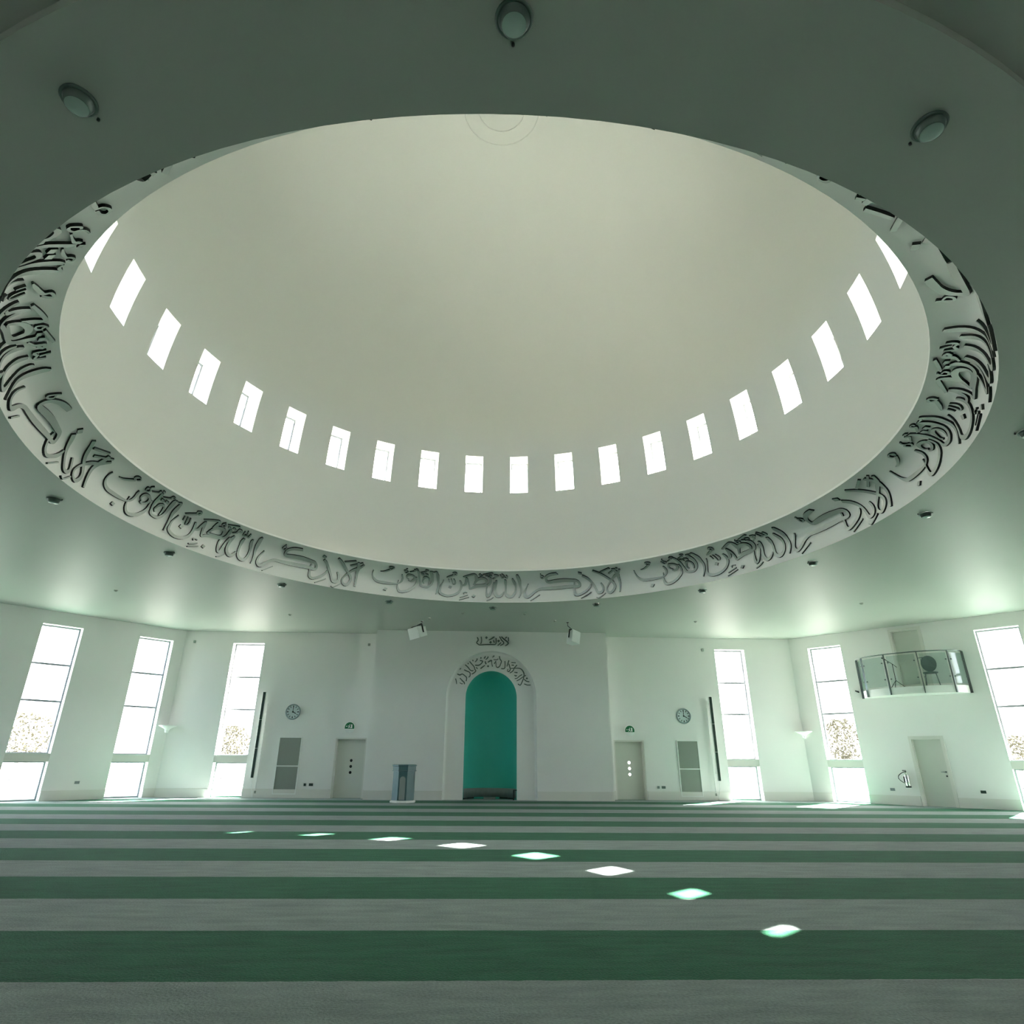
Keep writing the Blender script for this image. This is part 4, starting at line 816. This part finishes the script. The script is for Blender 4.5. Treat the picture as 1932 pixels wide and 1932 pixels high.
def clock(x, z, label):
    m = MF @ Matrix.Translation((u_of(x), 0, z)) @ Matrix.Rotation(R(-90), 4, 'X'); e = thing('wall_clock', label, 'clock', MF @ Vector((u_of(x), 0, z)), 'round wall clocks')
    b = MB(m); b.lathe([(0, 0), (.275, 0), (.285, .03), (.275, .055), (.245, .058), (.24, .03)], 36); b.build('rim', CLOCKR, e)
    b = MB(m); b.lathe([(.242, .028), (.0, .030)], 36, smooth=False); b.build('dial', CLOCKF, e)
    for k in range(12):
        b = MB(m @ Matrix.Rotation(R(30*k), 4, 'Z')); w = .016 if k % 3 == 0 else .010; b.box((-w, .165, .031), (w, .225, .036)); b.build('hour_mark', BLACKEDGE, e)
    b = MB(m @ Matrix.Rotation(R(180), 4, 'Z')); b.box((-.009, -.03, .037), (.009, .185, .041)); b.build('minute_hand', BLACKEDGE, e)
    b = MB(m @ Matrix.Rotation(R(180+118), 4, 'Z')); b.box((-.013, -.03, .042), (.013, .135, .046)); b.build('hour_hand', BLACKEDGE, e)
    b = MB(m); b.lathe([(.028, .03), (.028, .05), (0, .052)], 14); b.build('hub', BLACKEDGE, e)
clock(-7.13, 2.96, 'round grey-rimmed clock above the left grille')
clock(7.80, 2.95, 'round grey-rimmed clock above the right grille')

def exit_sign(x, z, label):
    m = MF @ Matrix.Translation((u_of(x), 0, z)); e = thing('exit_sign', label, 'sign', MF @ Vector((u_of(x), 0, z)), 'round green exit signs')
    m2 = m @ Matrix.Rotation(R(-90), 4, 'X')
    b = MB(m2); b.lathe([(0, 0), (.195, 0), (.20, .03), (.19, .07), (.0, .075)], 30); b.build('housing', WHITE, e)
    n = 24; r = .175; b = MB(m)
    poly = [(r*math.cos(math.pi*i/n), .0+r*math.sin(math.pi*i/n)) for i in range(n+1)]+[(-r, -.05), (-r+.01, -.055), (r-.01, -.055), (r, -.05)]
    b.prism(poly, .077, .080); b.build('green_panel', GREENSIGN, e)
    # running figure, door and arrow
    b = MB(m); yy, y2 = .080, .083
    def q(ps): b.prism(ps, yy, y2)
    q([(.045, -.035), (.10, -.035), (.10, .10), (.045, .10)])
    q([(-.02, .085), (.0, .105), (.02, .085), (.0, .065)])
    q([(-.035, .06), (.005, .06), (.0, .0), (-.03, .0)])
    q([(-.03, .005), (-.005, .005), (-.045, -.04), (-.065, -.035)])
    q([(-.02, .01), (.005, .01), (.03, -.02), (.02, -.04), (.005, -.035), (.012, -.018)])
    q([(-.035, .06), (-.035, .045), (-.07, .025), (-.075, .038)])
    q([(-.14, .03), (-.11, .055), (-.11, .038), (-.085, .038), (-.085, .022), (-.11, .022), (-.11, .005)])
    b.build('pictogram', WHITE, e)
exit_sign(-4.94, 2.43, 'round green and white exit sign above the left door')
exit_sign(5.66, 2.40, 'round green and white exit sign above the right door')

def grille(x0, x1, label):
    m = MF; e = thing('ventilation_grille', label, 'grille', MF @ Vector((u_of((x0+x1)/2), 0, 0)), 'tall grey ventilation grilles')
    a, c = u_of(x0), u_of(x1); b = MB(m)
    b.box((a-.03, 0, .12), (a, .045, 2.07)); b.box((c, 0, .12), (c+.03, .045, 2.07)); b.box((a, 0, .12), (c, .045, .15)); b.box((a, 0, 2.04), (c, .045, 2.07)); b.box((a, 0, 1.045), (c, .05, 1.085)); b.build('grille_frame', WHITE, e)
    for z0, z1 in ((.15, 1.045), (1.085, 2.04)):
        b = MB(m); b.box((a, .005, z0), (c, .024, z1)); pn = b.build('grille_panel', GRILLE, e)
        b = MB(m); k = 34
        for i in range(k):
            z = z0+(z1-z0)*(i+.5)/k; b.box((a+.01, .024, z-.005), (c-.01, .031, z+.004))
        s = b.build('louvre', GRILLE, pn); s['kind'] = 'stuff'
grille(-7.47, -6.69, 'tall grey two-panel ventilation grille under the left clock')
grille(7.46, 8.22, 'tall grey two-panel ventilation grille under the right clock')

def socket(m, u, z, w, dark, label):
    e = thing('wall_socket', label, 'socket', m @ Vector((u, 0, z)), 'wall sockets')
    mm = m @ Matrix.Translation((u, 0, z)); b = MB(mm); b.box((-w/2, 0, -.043), (w/2, .012, .043), .004); b.build('face_plate', DARK if dark else STEEL, e)
    k = 2 if w > .1 else 1
    for i in range(k):
        cx = (i-(k-1)/2)*.07; b = MB(mm)
        for dx, dz in ((0, .012), (-.012, -.008), (.012, -.008)): b.box((cx+dx-.004, .012, dz-.004), (cx+dx+.004, .014, dz+.004))
        b.build('pin_holes', BLACK, e)
socket(MF, u_of(-6.37), .44, .086, True, 'single dark socket left of the left door')
socket(MF, u_of(-6.15), .445, .146, True, 'double dark socket left of the left door')
socket(MF, u_of(6.61), .43, .086, False, 'single steel socket right of the right door')
socket(MF, u_of(6.80), .43, .146, False, 'double steel socket right of the right door')
socket(MR, 2.68, .48, .146, False, 'double steel socket left of the fire extinguisher')
socket(MR, 5.25, .49, .146, True, 'double dark socket right of the door below the balcony')
socket(ML, 2.53, .53, .146, False, 'double steel socket between the two left windows')

# ------------------------------------------------------------------ fire extinguisher
ex = thing('fire_extinguisher', 'bright steel fire extinguisher with black hose left of the door below the balcony', 'extinguisher', MR @ Vector((3.22, .14, .55)))
m = MR @ Matrix.Translation((3.22, .14, .56))
b = MB(m); b.lathe([(0, .03), (.07, .03), (.075, .05), (.075, .38), (.055, .43), (.025, .45), (.02, .48)], 18); b.build('cylinder', mat('polished_steel', (.75, .78, .76), .15, metal=1.0), ex)
b = MB(m); b.lathe([(0, 0), (.085, 0), (.09, .02), (.085, .045), (0, .045)], 18); b.build('foot_ring', BLACK, ex)
b = MB(m); b.box((-.02, -.02, .47), (.02, .02, .51)); b.box((-.09, -.012, .505), (.03, .012, .52)); b.box((-.09, -.012, .53), (.02, .012, .545)); b.build('lever', BLACK, ex)
b = MB(m); pts = []
for i in range(15):
    t = i/14; pts.append((-.02-.24*math.sin(math.pi*min(1, t*1.15))**.8*(1-.15*t) if t < .87 else -.10+.05*(t-.87)/.13, .03, .49-.44*t))
b.tube(pts, .011); b.build('hose', BLACK, ex)
b = MB(m); b.box((-.088, .03, .16), (-.06, .06, .34)); b.build('nozzle', BLACK, ex)
b = MB(m); b.box((-.025, -.14, .30), (.025, -.07, .36)); b.build('wall_hook', BLACK, ex)

# ------------------------------------------------------------------ lectern
lx, ly = -2.56, 22.62
le = thing('lectern', 'blue-grey octagonal lectern with arched front panel left of the niche', 'lectern', (lx, ly, 0))
def octo(b, prof):
    b.lathe(prof, 8, (lx, ly, 0), smooth=False, a0=R(22.5), a1=R(382.5), caps=True)
b = MB(); octo(b, [(.44, 0), (.44, .045), (.41, .065)]); b.build('plinth', WHITE, le)
b = MB(); octo(b, [(.385, .065), (.375, .95)]); b.build('body', LECT, le)
b = MB(); octo(b, [(.39, .95), (.42, .955), (.42, .975), (.40, .98), (.40, 1.10), (.425, 1.115), (.425, 1.15), (.38, 1.16)]); b.build('cap', LECT, le)
fy = ly-.385*math.cos(R(22.5)); w = .095; b = MB()
poly = [(lx-w, .09), (lx-w, .70)]+[(lx-w*math.cos(math.pi*i/12), .70+w*math.sin(math.pi*i/12)) for i in range(1, 12)]+[(lx+w, .70), (lx+w, .09)]
b.prism(poly, fy-.012, fy+.02); b.build('front_panel', LECTIN, le)
b = MB(); w2 = .112; pin = [(lx-w, .09)]+[(lx-w*math.cos(math.pi*i/12), .70+w*math.sin(math.pi*i/12)) for i in range(13)]+[(lx+w, .09)]
pout = [(lx-w2, .09)]+[(lx-w2*math.cos(math.pi*i/12), .70+w2*math.sin(math.pi*i/12)) for i in range(13)]+[(lx+w2, .09)]
k = len(pin); b.add([(x, fy-.022, z) for x, z in pin+pout], [(i, i+1, k+i+1, k+i) for i in range(k-1)]); b.add([(x, fy-.022, z) for x, z in pout]+[(x, fy+.02, z) for x, z in pout], [(i, i+1, k+i+1, k+i) for i in range(k-1)])
b.add([(x, fy-.022, z) for x, z in pin]+[(x, fy-.01, z) for x, z in pin], [(i, i+1, k+i+1, k+i) for i in range(k-1)]); b.build('panel_moulding', LECT, le)

# ------------------------------------------------------------------ hung loudspeakers
def hung(x, y, z, yaw, tilt, w, h, d, px, label, roll=0):
    e = thing('hanging_loudspeaker', label, 'loudspeaker', (x, y, z), 'white loudspeakers hung from the ceiling before the niche')
    m = Matrix.Translation((x, y, z)) @ Matrix.Rotation(R(yaw), 4, 'Z') @ Matrix.Rotation(R(tilt), 4, 'X') @ Matrix.Rotation(R(roll), 4, 'Y')
    b = MB(m); b.add([(-w/2, -d/2, -h/2), (w/2, -d/2, -h/2), (w/2, -d/2, h/2), (-w/2, -d/2, h/2), (-w*.36, d/2, -h*.42), (w*.36, d/2, -h*.42), (w*.36, d/2, h*.42), (-w*.36, d/2, h*.42)],
          [(0, 1, 2, 3), (7, 6, 5, 4), (0, 4, 5, 1), (1, 5, 6, 2), (2, 6, 7, 3), (3, 7, 4, 0)]); b.build('cabinet', SPK, e)
    b = MB(m); b.box((-w/2+.02, -d/2-.012, -h/2+.02), (w/2-.02, -d/2+.002, h/2-.02)); b.build('grille', SPK, e)
    b = MB(m); b.box((-w/2-.012, -.02, -.04), (-w/2+.012, .02, h/2+.05)); b.box((w/2-.012, -.02, -.04), (w/2+.012, .02, h/2+.05)); b.box((-w/2-.012, -.02, h/2+.03), (w/2+.012, .02, h/2+.055)); b.build('yoke', BLACK, e)
    top = m @ Vector((0, 0, h/2+.05)); b = MB(); b.tube([tuple(top), (px, y, (top.z+ZC)/2+.02), (px, y, ZC-.005)], .014); b.build('drop_rod', BLACK, e)
    b = MB(); b.lathe([(0, ZC), (.05, ZC), (.05, ZC-.015), (0, ZC-.02)], 14, (px, y, 0)); b.build('ceiling_plate', BLACK, e)
hung(-2.33, 22.2, 5.56, -32, 16, .46, .40, .54, -2.22, 'white loudspeaker hung left of the niche, turned with its side to us', -8)
hung(3.22, 22.0, 5.40, 30, -6, .36, .46, .38, 3.05, 'white loudspeaker hung right of the niche, tilted and facing us', 14)

# ------------------------------------------------------------------ outside: paving and autumn trees
g = MB(); g.add([(-160, -130, -.12), (160, -130, -.12), (160, 190, -.12), (-160, 190, -.12)], [(0, 1, 2, 3)]); tag(g.build('ground', GROUND), kind='structure')
def tree(x, y, h, r, label, seed):
    rnd = random.Random(seed); e = thing('autumn_tree', label, 'tree', (x, y, -.12), 'pale autumn trees outside')
    b = MB(); b.tube([(x, y, -.12), (x+.1, y, h*.4), (x, y+.1, h*.75)], [.16, .11, .05]); b.build('trunk', BARK, e)
    b = MB()
    for i in range(1500):
        a = rnd.uniform(0, 2*math.pi); u = rnd.random()**.5; zz = rnd.uniform(-1, 1)
        q = Vector((x+r*u*math.cos(a)*math.sqrt(1-zz*zz*.8), y+r*u*math.sin(a)*math.sqrt(1-zz*zz*.8), h*.68+zz*h*.34))
        s = rnd.uniform(.06, .13); d1 = Vector((rnd.gauss(0, 1), rnd.gauss(0, 1), rnd.gauss(0, 1))).normalized()*s; d2 = Vector((rnd.gauss(0, 1), rnd.gauss(0, 1), rnd.gauss(0, 1))).cross(d1).normalized()*s*.7
        b.add([q-d1, q+d2, q+d1, q-d2], [(0, 1, 2, 3)])
    o = b.build('foliage', FOL, e); o['kind'] = 'stuff'
tree(-31.0, 45.4, 4.0, 2.3, 'yellow tree outside the leftmost tall window', 1)
tree(27.0, 47.9, 4.3, 1.3, 'yellow tree outside the window left of the balcony', 2)
tree(35.2, 42.2, 3.0, 1.6, 'low yellow tree outside the rightmost window', 3)
tree(-19.5, 51.4, 3.6, 1.6, 'pale tree outside the window left of the left clock', 4)
def bare_tree(x, y, label, seed):
    rnd = random.Random(seed); e = thing('bare_tree', label, 'tree', (x, y, -.12))
    b = MB(); b.tube([(x, y, -.12), (x+.15, y, 3.0), (x-.1, y, 6.0), (x+.1, y, 9.5)], [.15, .11, .07, .02]); b.build('trunk', BARK, e)
    b = MB()
    for i in range(34):
        z = rnd.uniform(1.8, 8.5); a = rnd.uniform(0, 6.28); L = rnd.uniform(.9, 2.2)*(1.1-z/12)
        q = Vector((x, y, z)); d = Vector((math.cos(a), math.sin(a), rnd.uniform(.4, 1.0)))*L
        b.tube([q, q+d*.5+Vector((0, 0, .1)), q+d], [.04, .025, .008], 5)
        for k in range(3):
            w = q+d*rnd.uniform(.4, .9); b.tube([w, w+Vector((rnd.gauss(0, .35), rnd.gauss(0, .35), rnd.uniform(.2, .7)))], [.015, .005], 4)
    o = b.build('branches', BARK, e); o['kind'] = 'stuff'
bare_tree(20.9, 50.8, 'leafless tree outside the window right of the right clock', 5)
